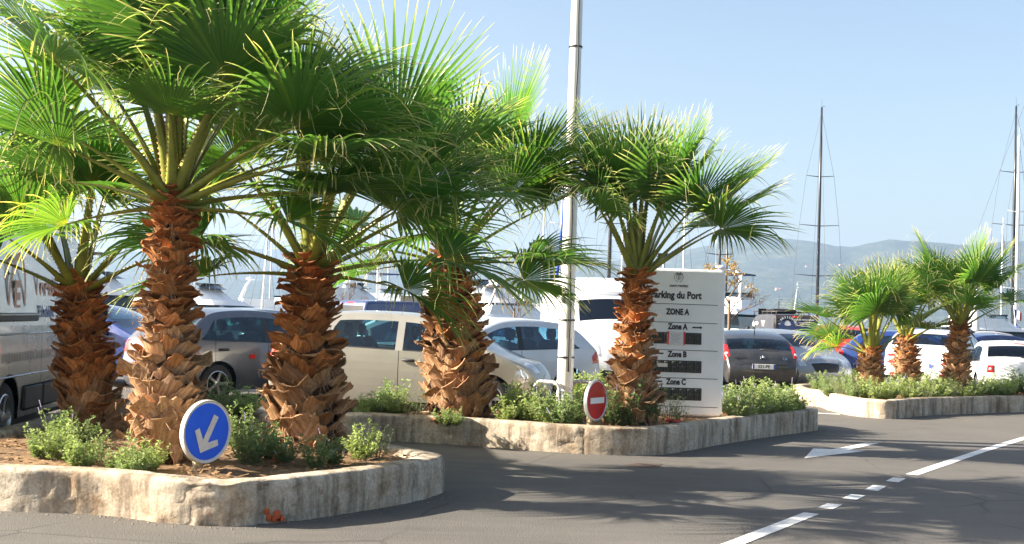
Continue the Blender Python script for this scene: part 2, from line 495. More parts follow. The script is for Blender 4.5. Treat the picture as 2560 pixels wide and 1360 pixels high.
def make_kerb():
    mt, nt, b = nodes_of('old_concrete')
    oc = coords(nt)
    a = noise_node(nt, 2.2, 8, 0.7, oc)
    s = noise_node(nt, 2.6, 5, 0.65, coords(nt, 'Object', (3.2, 3.2, 0.5)))
    f = noise_node(nt, 45, 4, 0.7, oc)
    p = noise_node(nt, 9, 5, 0.6, oc)
    base = ramp(nt, [(0.3, (0.25, 0.155, 0.085)), (0.42, (0.44, 0.35, 0.25)), (0.6, (0.55, 0.475, 0.375)), (0.76, (0.54, 0.37, 0.2))], a.outputs[0])
    # dark run marks from the rim, strongest in columns
    c = mixc(nt, base.outputs[0], (0.14, 0.105, 0.075), ramp(nt, [(0.45, (0, 0, 0)), (0.64, (0.8, 0.8, 0.8))], s.outputs[0]).outputs[0])
    # broken patches showing the red aggregate
    c = mixc(nt, c, (0.3, 0.15, 0.085), ramp(nt, [(0.63, (0, 0, 0)), (0.7, (0.6, 0.6, 0.6))], p.outputs[0]).outputs[0])
    g = ramp(nt, [(0.3, (0.7, 0.7, 0.7)), (0.7, (1.25, 1.25, 1.25))], f.outputs[0])
    c = mixc(nt, c, g.outputs[0], 1.0, 'MULTIPLY')
    L(nt, c, b.inputs['Base Color'])
    b.inputs['Roughness'].default_value = 0.92
    b.inputs['Specular IOR Level'].default_value = 0.2
    ad = nt.nodes.new('ShaderNodeMath'); ad.operation = 'ADD'
    L(nt, f.outputs[0], ad.inputs[0]); L(nt, p.outputs[0], ad.inputs[1])
    bump(nt, b, ad.outputs[0], 0.45, 0.01)
    return mt
def make_soil():
    mt, nt, b = nodes_of('dry_soil')
    oc = coords(nt)
    a = noise_node(nt, 3, 6, 0.7, oc); f = noise_node(nt, 55, 5, 0.8, oc)
    base = ramp(nt, [(0.3, (0.11, 0.065, 0.035)), (0.55, (0.27, 0.165, 0.08)), (0.75, (0.38, 0.26, 0.14))], a.outputs[0])
    g = ramp(nt, [(0.3, (0.45, 0.45, 0.45)), (0.7, (1.5, 1.45, 1.4))], f.outputs[0])
    L(nt, mixc(nt, base.outputs[0], g.outputs[0], 1.0, 'MULTIPLY'), b.inputs['Base Color'])
    b.inputs['Roughness'].default_value = 0.95
    bump(nt, b, f.outputs[0], 0.9, 0.02)
    return mt
def make_water():
    mt, nt, b = nodes_of('harbour_water')
    n = noise_node(nt, 0.8, 4, 0.6, coords(nt, 'Object', (1, 0.35, 1)))
    rp = ramp(nt, [(0.3, (0.02, 0.055, 0.07)), (0.7, (0.03, 0.075, 0.09))], n.outputs[0])
    L(nt, rp.outputs[0], b.inputs['Base Color'])
    b.inputs['Roughness'].default_value = 0.12
    bump(nt, b, n.outputs[0], 0.5, 0.1)
    return mt
def make_hill():
    mt, nt, b = nodes_of('wooded_hill')
    oc = coords(nt)
    a = noise_node(nt, 0.012, 6, 0.7, oc); f = noise_node(nt, 0.06, 5, 0.75, oc)
    base = ramp(nt, [(0.32, (0.01, 0.022, 0.01)), (0.52, (0.03, 0.045, 0.02)), (0.66, (0.08, 0.085, 0.045)), (0.78, (0.2, 0.17, 0.12))], a.outputs[0])
    g = ramp(nt, [(0.35, (0.4, 0.4, 0.4)), (0.65, (1.4, 1.4, 1.4))], f.outputs[0])
    L(nt, mixc(nt, base.outputs[0], g.outputs[0], 1.0, 'MULTIPLY'), b.inputs['Base Color'])
    b.inputs['Roughness'].default_value = 0.95
    bump(nt, b, f.outputs[0], 1.0, 8.0)
    return mt
M['asphalt'] = make_asphalt(); M['road_paint'] = make_roadpaint(); M['kerb'] = make_kerb()
M['soil'] = make_soil(); M['water'] = make_water(); M['hill'] = make_hill()
M['quay'] = plain('quay_stone', (0.36, 0.33, 0.29), 0.9, var=0.2, scale=2)
M['grit'] = plain('gutter_grit', (0.24, 0.18, 0.12), 0.9, var=0.5, scale=40)
M['litter'] = plain('dry_litter', (0.3, 0.17, 0.075), 0.9, var=0.5, scale=30)

# ------------------------------------------------------------------ ground, quay, water, hills
QUAY_Y, WATER_Z = 62.0, -1.3
mb = MB()
nx, ny = 60, 40
P = []
for j in range(ny + 1):
    y = -30 + (QUAY_Y + 30) * j / ny
    P.append([(-160 + 320 * i / nx, y, 0.0) for i in range(nx + 1)])
mb.grid([r for r in P])
mb.build('asphalt_ground', M['asphalt'], kind='structure')
mb = MB().box((0, QUAY_Y + 0.26, -1.0), (320, 0.5, 2.12))
mb.build('quay_edge', M['quay'], smooth=False, kind='structure')
mb = MB().add([(-5200, QUAY_Y + 0.45, WATER_Z), (5200, QUAY_Y + 0.45, WATER_Z), (5200, 5200, WATER_Z), (-5200, 5200, WATER_Z)], [(0, 1, 2, 3)])
mb.build('harbour_water', M['water'], kind='structure')
RIDGE = [(-1200, 690), (-300, 650), (300, 628), (700, 622), (950, 618), (1250, 640), (1500, 655), (1640, 640), (1720, 622), (1813, 607),
         (1903, 592), (1965, 596), (2035, 604), (2110, 617), (2142, 615), (2192, 603), (2229, 597), (2266, 601), (2340, 604), (2430, 612), (2560, 600), (3000, 640), (3800, 680)]
rx = [p[0] for p in RIDGE]; ry = [p[1] for p in RIDGE]
mb = MB()
NA, ND = 260, 46
P = []
for i in range(NA + 1):
    px = -1200 + 5000 * i / NA
    py = np.interp(px, rx, ry)
    crest_Y = 3700 + 350 * math.sin(px * 0.0021) + (700 if px < 1500 else 0) * min(1, (1500 - px) / 300)
    top = D(px, py, crest_Y)
    col = []
    for j in range(ND + 1):
        s = j / ND
        Y = 2300 + (crest_Y - 2300) * min(s / 0.8, 1) + (600 * (s - 0.8) / 0.2 if s > 0.8 else 0)
        t = min(s / 0.8, 1)
        prof = t ** 1.35 if s <= 0.8 else 1 - 0.5 * ((s - 0.8) / 0.2) ** 2
        x = top.x * Y / crest_Y
        nz = noise.fractal(Vector((x * 0.0022, Y * 0.0022, 3.1)), 1.0, 2.1, 5)
        nz2 = noise.fractal(Vector((x * 0.03, Y * 0.03, 7.7)), 1.0, 2.0, 3)
        z = WATER_Z + (top.z - WATER_Z) * prof * (1 + 0.55 * nz * (1 - t)) + nz2 * 3.5 * t
        col.append((x, Y, z))
    P.append(col)
mb.grid(P)
mb.build('wooded_hills', M['hill'], kind='structure')

# ------------------------------------------------------------------ painted markings (4 mm sheets)
def line_strip(pts, width, name, label, group):
    pts = [Vector((p.x, p.y, 0)) for p in pts]
    q = [pts[0]]
    for a, b in zip(pts, pts[1:]):
        n = max(1, int((b - a).length / 0.25))
        for k in range(1, n + 1): q.append(a.lerp(b, k / n))
    V = []
    for i, p in enumerate(q):
        t = (q[min(i + 1, len(q) - 1)] - q[max(i - 1, 0)]).normalized()
        s = Vector((-t.y, t.x, 0)) * width / 2
        V += [(p.x + s.x, p.y + s.y, 0.004), (p.x - s.x, p.y - s.y, 0.004)]
    F = [(2 * i, 2 * i + 1, 2 * i + 3, 2 * i + 2) for i in range(len(q) - 1)]
    o = MB().add(V, F).build(name, M['road_paint'], kind='structure')
    return o
near = [G(1440, 1500), G(1600, 1443), G(1835, 1360), G(2029, 1284)]
line_strip(near, 0.125, 'lane_line', None, None)
far = [G(2279, 1187.5), G(2369, 1157), G(2454, 1128), G(2560, 1096), G(2760, 1052)]
line_strip(far, 0.125, 'lane_line', None, None)
for a, b in (((2063, 1272), (2087, 1261)), ((2122, 1249), (2146, 1238)), ((2178, 1226.5), (2199, 1215)), ((2230, 1205), (2249, 1195.5))):
    line_strip([G(*a), G(*b)], 0.125, 'lane_dash', None, None)
def c8(x, y): return G(1200 + x / 1.882, 900 + y / 1.882)
tip, l_, r_, b0, b1, s0, s1 = c8(1527, 463), c8(1568, 417), c8(1815, 429), c8(1660, 421), c8(1735, 425), c8(1880, 391), c8(1812, 391)
MB().add([(p.x, p.y, 0.004) for p in (tip, r_, b1, s0, s1, b0, l_)], [(0, 1, 2, 3, 4, 5, 6)]).build('road_arrow', M['road_paint'], smooth=False, kind='structure')
line_strip([G(2020, 1032), G(2100, 1036)], 0.14, 'lane_line', None, None)
# parking bay lines behind the planters
for a, b in (((1000, 1004), (1130, 960)), ((560, 1002), (700, 988)), ((2035, 960), (2090, 935))):
    line_strip([G(*a), G(*b)], 0.1, 'bay_line', None, None)
# square cast cover sunk into the road
c0 = [c8(680, 500), c8(830, 510), c8(860, 490), c8(720, 484)]
cm = plain('rusty_cover', (0.12, 0.085, 0.07), 0.8, var=0.35, scale=25, bumps=0.6)
mb = MB()
mb.add([(p.x, p.y, 0.004) for p in c0], [(0, 1, 2, 3)])
ctr = sum(c0, Vector()) / 4
for k in range(1, 6):
    f = k / 6
    a = c0[0].lerp(c0[3], f); b = c0[1].lerp(c0[2], f)
    a2 = a.lerp(ctr, 0.08); b2 = b.lerp(ctr, 0.08)
    w = Vector((0, 0.008, 0))
    mb.add([(*(a2 - w).xy, 0.009), (*(b2 - w).xy, 0.009), (*(b2 + w).xy, 0.009), (*(a2 + w).xy, 0.009)], [(0, 1, 2, 3)])
mb.build('manhole_cover', cm, smooth=False, label='flat rusty metal cover set into the asphalt road', category='manhole cover')

# ------------------------------------------------------------------ raised planters
def resample_closed(pts, step):
    n = len(pts)
    out = []
    for i in range(n):
        p0, p1, p2, p3 = (Vector((*pts[(i + k) % n], 0)) for k in (-1, 0, 1, 2))
        seg = max(2, int((p2 - p1).length / step))
        for k in range(seg):
            t = k / seg
            # centripetal-like tension to avoid loops
            m1 = (p2 - p0) * 0.5 * min(1, (p2 - p1).length / max(1e-6, (p1 - p0).length + (p2 - p1).length) * 2)
            m2 = (p3 - p1) * 0.5 * min(1, (p2 - p1).length / max(1e-6, (p3 - p2).length + (p2 - p1).length) * 2)
            h = (2 * t**3 - 3 * t**2 + 1, t**3 - 2 * t**2 + t, -2 * t**3 + 3 * t**2, t**3 - t**2)
            out.append(p1 * h[0] + m1 * h[1] + p2 * h[2] + m2 * h[3])
    return out
def chips(x, y, z, seed):
    n1 = noise.fractal(Vector((x * 3.2 + seed, y * 3.2, z * 4.0)), 1.0, 2.0, 4)
    n2 = noise.fractal(Vector((x * 14, y * 14 + seed, z * 14)), 1.0, 2.0, 3)
    d = 0.0045 * n2 + 0.003 * n1
    if n1 > 0.42: d -= min(0.016, (n1 - 0.42) * 0.2)
    if n2 > 0.45: d -= 0.012
    return d
def planter(pts, seed, label, cracks=(), broken=None, height=0.31):
    o2 = resample_closed(pts, 0.045)
    area = sum(a.x * b.y - b.x * a.y for a, b in zip(o2, o2[1:] + o2[:1]))
    if area < 0: o2.reverse()
    n = len(o2)
    H = height
    prof = [(0.0, -0.02)] + [(0.0, H * k / 13) for k in range(1, 12)] + [(0.004, H * 0.93), (0.016, H * 0.975), (0.04, H), (0.1, H + 0.003), (0.16, H + 0.002), (0.205, H - 0.004), (0.225, H - 0.03), (0.23, H - 0.12)]
    rows = []
    N = []
    for i in range(n):
        t = (o2[(i + 2) % n] - o2[i - 2])
        N.append(Vector((-t.y, t.x, 0)).normalized())     # inward for CCW
    P = []
    for off, z in prof:
        row = []
        for i in range(n):
            p = o2[i] + N[i] * off
            d = chips(p.x, p.y, z, seed)
            if z > H * 0.9: d *= 0.6
            for (cx, cy, w) in cracks:
                dd = math.hypot(p.x - cx - 0.02 * math.sin(z * 25), p.y - cy)
                if dd < w: d -= 0.035 * (1 - dd / w)
            if broken:
                dd = math.hypot(p.x - broken[0], p.y - broken[1])
                if dd < broken[2]:
                    k = 1 - dd / broken[2]
                    d -= k * (0.008 + 0.04 * max(0, noise.fractal(Vector((p.x * 6, p.y * 6, z * 9)), 1.0, 2.0, 3) + 0.25))
            zz = z + (d * 0.6 if z > H * 0.9 else 0)
            q = p - N[i] * d if z <= H * 0.97 else p
            row.append((q.x, q.y, zz))
        P.append(row)
    mb = MB()
    mb.grid(P, close=True)
    ob = mb.build('raised_planter', M['kerb'], label=label, category='planter')
    # soil
    inner = [o2[i] + N[i] * 0.215 for i in range(0, n, 3)]
    c = sum(inner, Vector()) / len(inner)
    rings = []
    for k in range(13):
        f = 1 - k / 12.0
        ring = []
        for p in inner:
            q = c + (p - c) * max(f, 0.001)
            z = H - 0.07 + 0.05 * (1 - f) ** 0.5 + 0.03 * noise.fractal(Vector((q.x * 2.5, q.y * 2.5, seed)), 1.0, 2.0, 4)
            if k == 0: z = H - 0.06
            ring.append((q.x, q.y, z))
        rings.append(ring)
    MB().grid(rings, close=True).build('soil', M['soil'], ob)
    # dry litter lying on the soil
    rng = random.Random(seed)
    lb = MB()
    for k in range(int(abs(area) / 2 * 170)):
        a = rng.choice(inner); f = rng.random() ** 0.5 * 0.97
        q = c + (a - c) * f
        z = H - 0.065 + 0.05 * (1 - f) ** 0.5 + 0.03 * noise.fractal(Vector((q.x * 2.5, q.y * 2.5, seed)), 1.0, 2.0, 4) + 0.012
        l, w, an = rng.uniform(0.012, 0.05), rng.uniform(0.004, 0.014), rng.uniform(0, 6.28)
        dx, dy = math.cos(an), math.sin(an)
        t1, t2 = rng.uniform(-0.01, 0.012), rng.uniform(-0.01, 0.02)
        lb.add([(q.x - dx * l - dy * w, q.y - dy * l + dx * w, z + t1), (q.x + dx * l - dy * w, q.y + dy * l + dx * w, z + t2),
                (q.x + dx * l + dy * w, q.y + dy * l - dx * w, z + t2), (q.x - dx * l + dy * w, q.y - dy * l - dx * w, z + t1)], [(0, 1, 2, 3)])
    lb.build('leaf_litter', M['litter'], ob, smooth=False, kind='stuff')
    gb = MB()
    for k in range(int(n * 1.6)):
        i = rng.randrange(n)
        q = o2[i] - N[i] * (0.01 + abs(rng.gauss(0, 0.09)))
        r = rng.uniform(0.003, 0.011)
        an = rng.uniform(0, 3)
        V = [(q.x + r * math.cos(an + a_) * rng.uniform(.7, 1.4), q.y + r * math.sin(an + a_) * rng.uniform(.7, 1.4), 0.001) for a_ in (0, 1.57, 3.14, 4.71)] + [(q.x, q.y, r * rng.uniform(.5, 1.0))]
        gb.add(V, [(0, 1, 4), (1, 2, 4), (2, 3, 4), (3, 0, 4)])
    gb.build('gutter_grit', M['grit'], ob, smooth=False, kind='stuff')
    def soil_z(x, y):
        q = Vector((x, y, 0)) - c
        best = max(inner, key=lambda p: (p - c).normalized().dot(q.normalized()) if q.length > 1e-6 else 0)
        f = min(1, q.length / max(1e-6, (best - c).length))
        return H - 0.07 + 0.05 * (1 - f) ** 0.5 + 0.03 * noise.fractal(Vector((x * 2.5, y * 2.5, seed)), 1.0, 2.0, 4)
    return ob, soil_z
def gx(l): return [(G(*p).x, G(*p).y) for p in l]
isl1 = [(-4.75, 8.95)] + gx([(0, 1277), (250, 1288), (420, 1309), (560, 1318), (640, 1313), (760, 1300), (900, 1279), (1040, 1254), (1092, 1238)]) + \
       [(-0.52, 10.25), (-0.75, 10.6), (-1.25, 11.25), (-2.2, 12.9), (-3.2, 14.8), (-3.8, 15.15), (-4.75, 15.0), (-4.95, 14.0), (-4.75, 11.5), (-4.85, 9.6)]
isl2 = [(-1.95, 14.0), (-1.75, 13.85)] + gx([(992, 1104), (1120, 1111), (1239, 1119), (1350, 1128), (1455, 1135), (1560, 1139), (1640, 1138), (1710, 1129), (1800, 1112), (1920, 1093), (2010, 1081), (2042, 1076)]) + \
       [(4.55, 17.8), (4.42, 18.2), (4.1, 18.4), (3.0, 18.25), (1.5, 17.7), (0.6, 16.8), (-0.2, 15.5), (-1.2, 14.6), (-1.85, 14.25)]
isl3 = gx([(2052, 1018), (2066, 1024), (2134, 1040), (2212, 1047), (2260, 1045), (2320, 1039), (2420, 1035), (2560, 1031)]) + \
       [(11.5, 23.0), (13.8, 24.3), (14.0, 25.2), (11.5, 25.6), (8.0, 25.4), (6.2, 25.0), (5.75, 24.3), (5.62, 23.0)]
ck = lambda px, py, w: (G(px, py).x, G(px, py).y, w)
isl1_o, soil1 = planter(isl1, 11, 'chipped ochre concrete planter kerb around the blue arrow sign',
                        cracks=[ck(462, 1312, 0.04), ck(655, 1311, 0.035), ck(165, 1284, 0.03), ck(860, 1286, 0.025)], broken=(*ck(560, 1316, 0)[:2], 0.55))
isl2_o, soil2 = planter(isl2, 23, 'long concrete planter kerb around the white parking board', cracks=[ck(1455, 1135, 0.032), ck(1655, 1137, 0.024), ck(1120, 1111, 0.025), ck(1860, 1102, 0.024)])
isl3_o, soil3 = planter(isl3, 37, 'far concrete planter kerb holding three small palms')
# bricks showing through the broken kerb
brickm = plain('exposed_brick', (0.5, 0.1, 0.03), 0.9, var=0.3, scale=30, bumps=0.5)
rng = random.Random(5)
for bx_, by_, w in ((661, 1278, .03), (668, 1295, .028), (688, 1288, .034), (702, 1300, .02), (682, 1303, .026)):
    g = G(bx_, 1309)
    z = max(0.03, (1309 - by_) / 355.0)
    mb = MB().box((0, 0, 0), (w * 1.3, 0.07, w * rng.uniform(1.0, 1.9)), bev=0.006, rz=0.45)
    o = mb.build('brick', brickm, isl1_o, smooth=False)
    o.location = (g.x, g.y + 0.03, z)
# ------------------------------------------------------------------ palms
def palm_blade(rng, name, base, Mx, Rb, nseg, spread, droop, parent, dry=0.0):
    """fan blade; base = hastula (palm-local), Mx = 3x3 array columns side / axis / upper normal"""
    nprs = np.random.RandomState(rng.randrange(1 << 30))
    S = nseg
    th = np.linspace(-spread, spread, S) + nprs.normal(0, 0.004, S)
    dth = 2 * spread / (S - 1)
    Lg = Rb * (1 - 0.30 * (np.abs(th) / spread) ** 2.2) * nprs.uniform(0.92, 1.05, S)
    st = np.array([0.02, 0.16, 0.34, 0.48, 0.58, 0.68, 0.77, 0.85, 0.92, 0.965, 1.0])
    N = len(st)
    cup = 0.10 + 0.24 * np.abs(np.sin(th)) ** 1.5 + 0.05 * np.sin(th * 3 + nprs.uniform(0, 6))
    d0 = np.stack([np.sin(th), np.cos(th), cup], 1)
    d0 /= np.linalg.norm(d0, axis=1)[:, None]
    W0 = d0 @ Mx.T
    s0 = np.stack([np.cos(th), -np.sin(th), np.zeros(S)], 1) @ Mx.T
    g = np.array([0, 0, -1.0])
    dj = droop * nprs.uniform(0.35, 1.4, S) * (1 + 0.5 * (nprs.rand(S) < 0.12))
    lat = nprs.normal(0, 0.10, S)
    brs = nprs.uniform(0.5, 0.75, S)
    brk = nprs.rand(S) < (0.06 + 0.26 * droop)           # bent-over tips
    pos = np.repeat(np.array(base)[None, :], S, 0) + W0 * (st[0] * Lg)[:, None]
    P = [pos.copy()]; T = [W0.copy()]
    for k in range(1, N):
        r = (st[k] + st[k - 1]) / 2
        am = dj * 1.15 * max(0, r - 0.28) ** 1.35 + np.where(brk, 3.4 * np.maximum(0, r - brs), 0)
        d = W0 + g[None, :] * am[:, None] + s0 * (lat * max(0, r - 0.5) * 1.4)[:, None]
        d /= np.linalg.norm(d, axis=1)[:, None]
        pos = pos + d * ((st[k] - st[k - 1]) * Lg)[:, None]
        P.append(pos.copy()); T.append(d)
    P = np.stack(P, 1); T = np.stack(T, 1)               # S,N,3
    sd = s0[:, None, :] - T * np.sum(s0[:, None, :] * T, 2, keepdims=True)
    sd /= np.linalg.norm(sd, axis=2, keepdims=True) + 1e-9
    nn = np.cross(sd, T)
    rabs = st[None, :] * Lg[:, None] / Rb
    rs = 0.42 + nprs.uniform(-0.05, 0.07, S)[:, None]
    fused = rabs * Rb * math.tan(dth / 2) * 1.02
    hmax = rs * Rb * math.tan(dth / 2) * 1.02
    end = Lg[:, None] / Rb
    tt = np.clip((rabs - rs) / (end - rs + 1e-6), 0, 1)
    hw = np.where(rabs < rs, fused, hmax * (1 - tt ** 0.85) + 0.0012)
    fold = 0.55 + 0.25 * tt
    A = P - sd * hw[..., None] + nn * (fold * hw * 0.5)[..., None]
    B = P - nn * (fold * hw * 0.5)[..., None]
    C = P + sd * hw[..., None] + nn * (fold * hw * 0.5)[..., None]
    V = np.stack([A, B, C], 2).reshape(-1, 3)
    idx = np.arange(S * N * 3).reshape(S, N, 3)
    F = []
    for a in range(2):
        q = np.stack([idx[:, :-1, a], idx[:, :-1, a + 1], idx[:, 1:, a + 1], idx[:, 1:, a]], -1).reshape(-1, 4)
        F += q.tolist()
    segr = nprs.rand(S) * 0.55 + 0.15 + dry
    segr = np.where(nprs.rand(S) < 0.05 + dry * 0.4, nprs.uniform(0.85, 1.0, S), segr)
    col = np.zeros((S, N, 3, 4)); col[..., 3] = 1
    col[..., 0] = np.clip(st[None, :, None] ** 1.0 + (nprs.rand(S) * 0.08 - 0.05)[:, None, None], 0, 1)
    col[..., 1] = np.clip(segr, 0, 1)[:, None, None]
    col = col.reshape(-1, 4)
    # straw threads hanging from the splits
    nf = S // 3
    js = nprs.choice(S, nf, replace=False)
    FV = []; FF = []; FC = []
    o = len(V)
    for j in js:
        p = P[j, 3] + sd[j, 3] * hw[j, 3]
        d = T[j, 3] * 1.0 + nprs.normal(0, 0.25, 3)
        s_ = sd[j, 3]
        q = []
        for k in range(6):
            d = d / np.linalg.norm(d)
            q.append((p, s_ * (0.0026 - 0.0003 * k)))
            d = d + nprs.normal(0, 0.38, 3) + g * 0.22
            p = p + d / np.linalg.norm(d) * 0.09 * Rb
        for (c, w) in q:
            FV += [c - w, c + w]; FC += [[0.97, 0.5, 0, 1]] * 2
        for k in range(5):
            b = o + len(FV) - 12 + 2 * k
            FF.append([b, b + 1, b + 3, b + 2])
    V = np.vstack([V, np.array(FV)]); col = np.vstack([col, np.array(FC)])
    return np_obj(name, V, F + FF, M['leaf'], parent, True, col)

def palm_frond(rng, palm, top, r_top, az, el, plen, Rb, droop, nseg=46, spread=2.15, tilt=None, roll=None, dry=0.0, mat=None, bend=9):
    a = R_(az)
    er = Vector((math.cos(a), math.sin(a), 0))
    base = Vector(top) + er * r_top * 0.75 + Vector((0, 0, -0.16 * (1 - max(0, el) / 90.0)))
    n = 8
    pts = []; p = base.copy(); dirs = []
    for k in range(n):
        f = k / (n - 1)
        e = R_(min(88, el + bend * 0.8) - bend * 1.6 * f)
        d = er * math.cos(e) + Vector((0, 0, 1)) * math.sin(e)
        pts.append(p.copy()); dirs.append(d)
        p = p + d * (plen / (n - 1))
    side = Vector((-er.y, er.x, 0))       # left of travel
    mb = MB()
    rows = []
    thorns = []
    for k in range(n):
        f = k / (n - 1)
        w = (0.058 * (1 - f) ** 1.5 + 0.017) * (Rb ** 0.5)
        h = w * 0.55
        d = dirs[k]; up = side.cross(d) * -1
        if up.z < 0: up = -up
        c = pts[k]
        rows.append([c - side * w + up * h * 0.5, c - side * w * 0.6 - up * h * 0.3, c - up * h * 0.7, c + side * w * 0.6 - up * h * 0.3,
                     c + side * w + up * h * 0.5, c + side * w * 0.4 + up * h * 0.12, c - side * w * 0.4 + up * h * 0.12])
    mb.grid(rows, close=True)
    nt = int(plen / 0.045)
    for k in range(nt):
        f = k / nt * 0.92
        i = min(n - 2, int(f * (n - 1))); u = f * (n - 1) - i
        for sgn in (-1, 1):
            ed = 0 if sgn < 0 else 4
            c = rows[i][ed].lerp(rows[i + 1][ed], u)
            d = dirs[i]
            ln = rng.uniform(0.008, 0.018)
            mb.add([c - d * 0.011, c + d * 0.011, c + side * sgn * ln + d * 0.006, c + Vector((0, 0, 0.004))], [(0, 1, 2), (0, 2, 3), (1, 3, 2)], 1)
    fo = mb.build('frond', [M['petiole'], M['thorn']], palm)
    tl = R_((rng.uniform(-8, 10) if el > 50 else rng.uniform(-4, 20)) if tilt is None else tilt)
    rl = R_(rng.uniform(-28, 28) if roll is None else roll)
    d = dirs[-1]
    s = d.cross(Vector((0, 0, 1)))
    if s.length < 0.15: s = side * -1
    s.normalize()
    f = (Matrix.Rotation(-tl, 3, s) @ d).normalized()
    s = (Matrix.Rotation(rl, 3, f) @ s).normalized()
    nrm = s.cross(f).normalized()
    Mx = np.array([[s.x, f.x, nrm.x], [s.y, f.y, nrm.y], [s.z, f.z, nrm.z]])
    palm_blade(rng, 'blade', tuple(pts[-1]), Mx, Rb, nseg, spread, droop, fo, dry)
    return fo

BOOTS = []
def boot_mesh(rng, k):
    nu, nv = 5, 6
    w0, w1 = rng.uniform(0.085, 0.11), rng.uniform(0.048, 0.085)
    ln = rng.uniform(0.13, 0.19)
    curl = rng.uniform(0.02, 0.1)
    fr = []; bk = []
    cut = rng.uniform(-0.035, 0.035)
    for i in range(nv):
        v = i / (nv - 1)
        w = w0 + (w1 - w0) * v ** 1.1
        w *= 1 + (0.07 if i % 2 else -0.05) * (v > 0.15)
        rf = []; rb = []
        for j in range(nu):
            u = -1 + 2 * j / (nu - 1)
            x = u * w + cut * v * 0.6
            z = v * ln + (u * cut if i == nv - 1 else 0) + (rng.uniform(-0.016, 0.016) if i == nv - 1 else 0)
            y = curl * v ** 2.2 - 0.34 * x * x / 0.08 * (1 - 0.3 * v) + rng.uniform(-0.002, 0.002)
            th = 0.011 * (1 - 0.5 * abs(u)) * (1.2 - 0.4 * v)
            rf.append((x, y + th, z)); rb.append((x, y - th, z))
        fr.append(rf); bk.append(rb)
    mb = MB()
    mb.grid(fr)
    mb.grid([list(reversed(r)) for r in bk])
    rim = [fr[i][0] for i in range(nv)] + fr[-1][1:] + [fr[i][-1] for i in range(nv - 2, -1, -1)]
    rib = [bk[i][0] for i in range(nv)] + bk[-1][1:] + [bk[i][-1] for i in range(nv - 2, -1, -1)]
    mb.grid([rim, rib])
    me = mb.mesh('leaf_base', True)
    me.set_sharp_from_angle(angle=R_(50))
    me.materials.append(M['boot_mid'])
    return me
_br = random.Random(3)
BOOTS = [boot_mesh(_br, k) for k in range(9)]

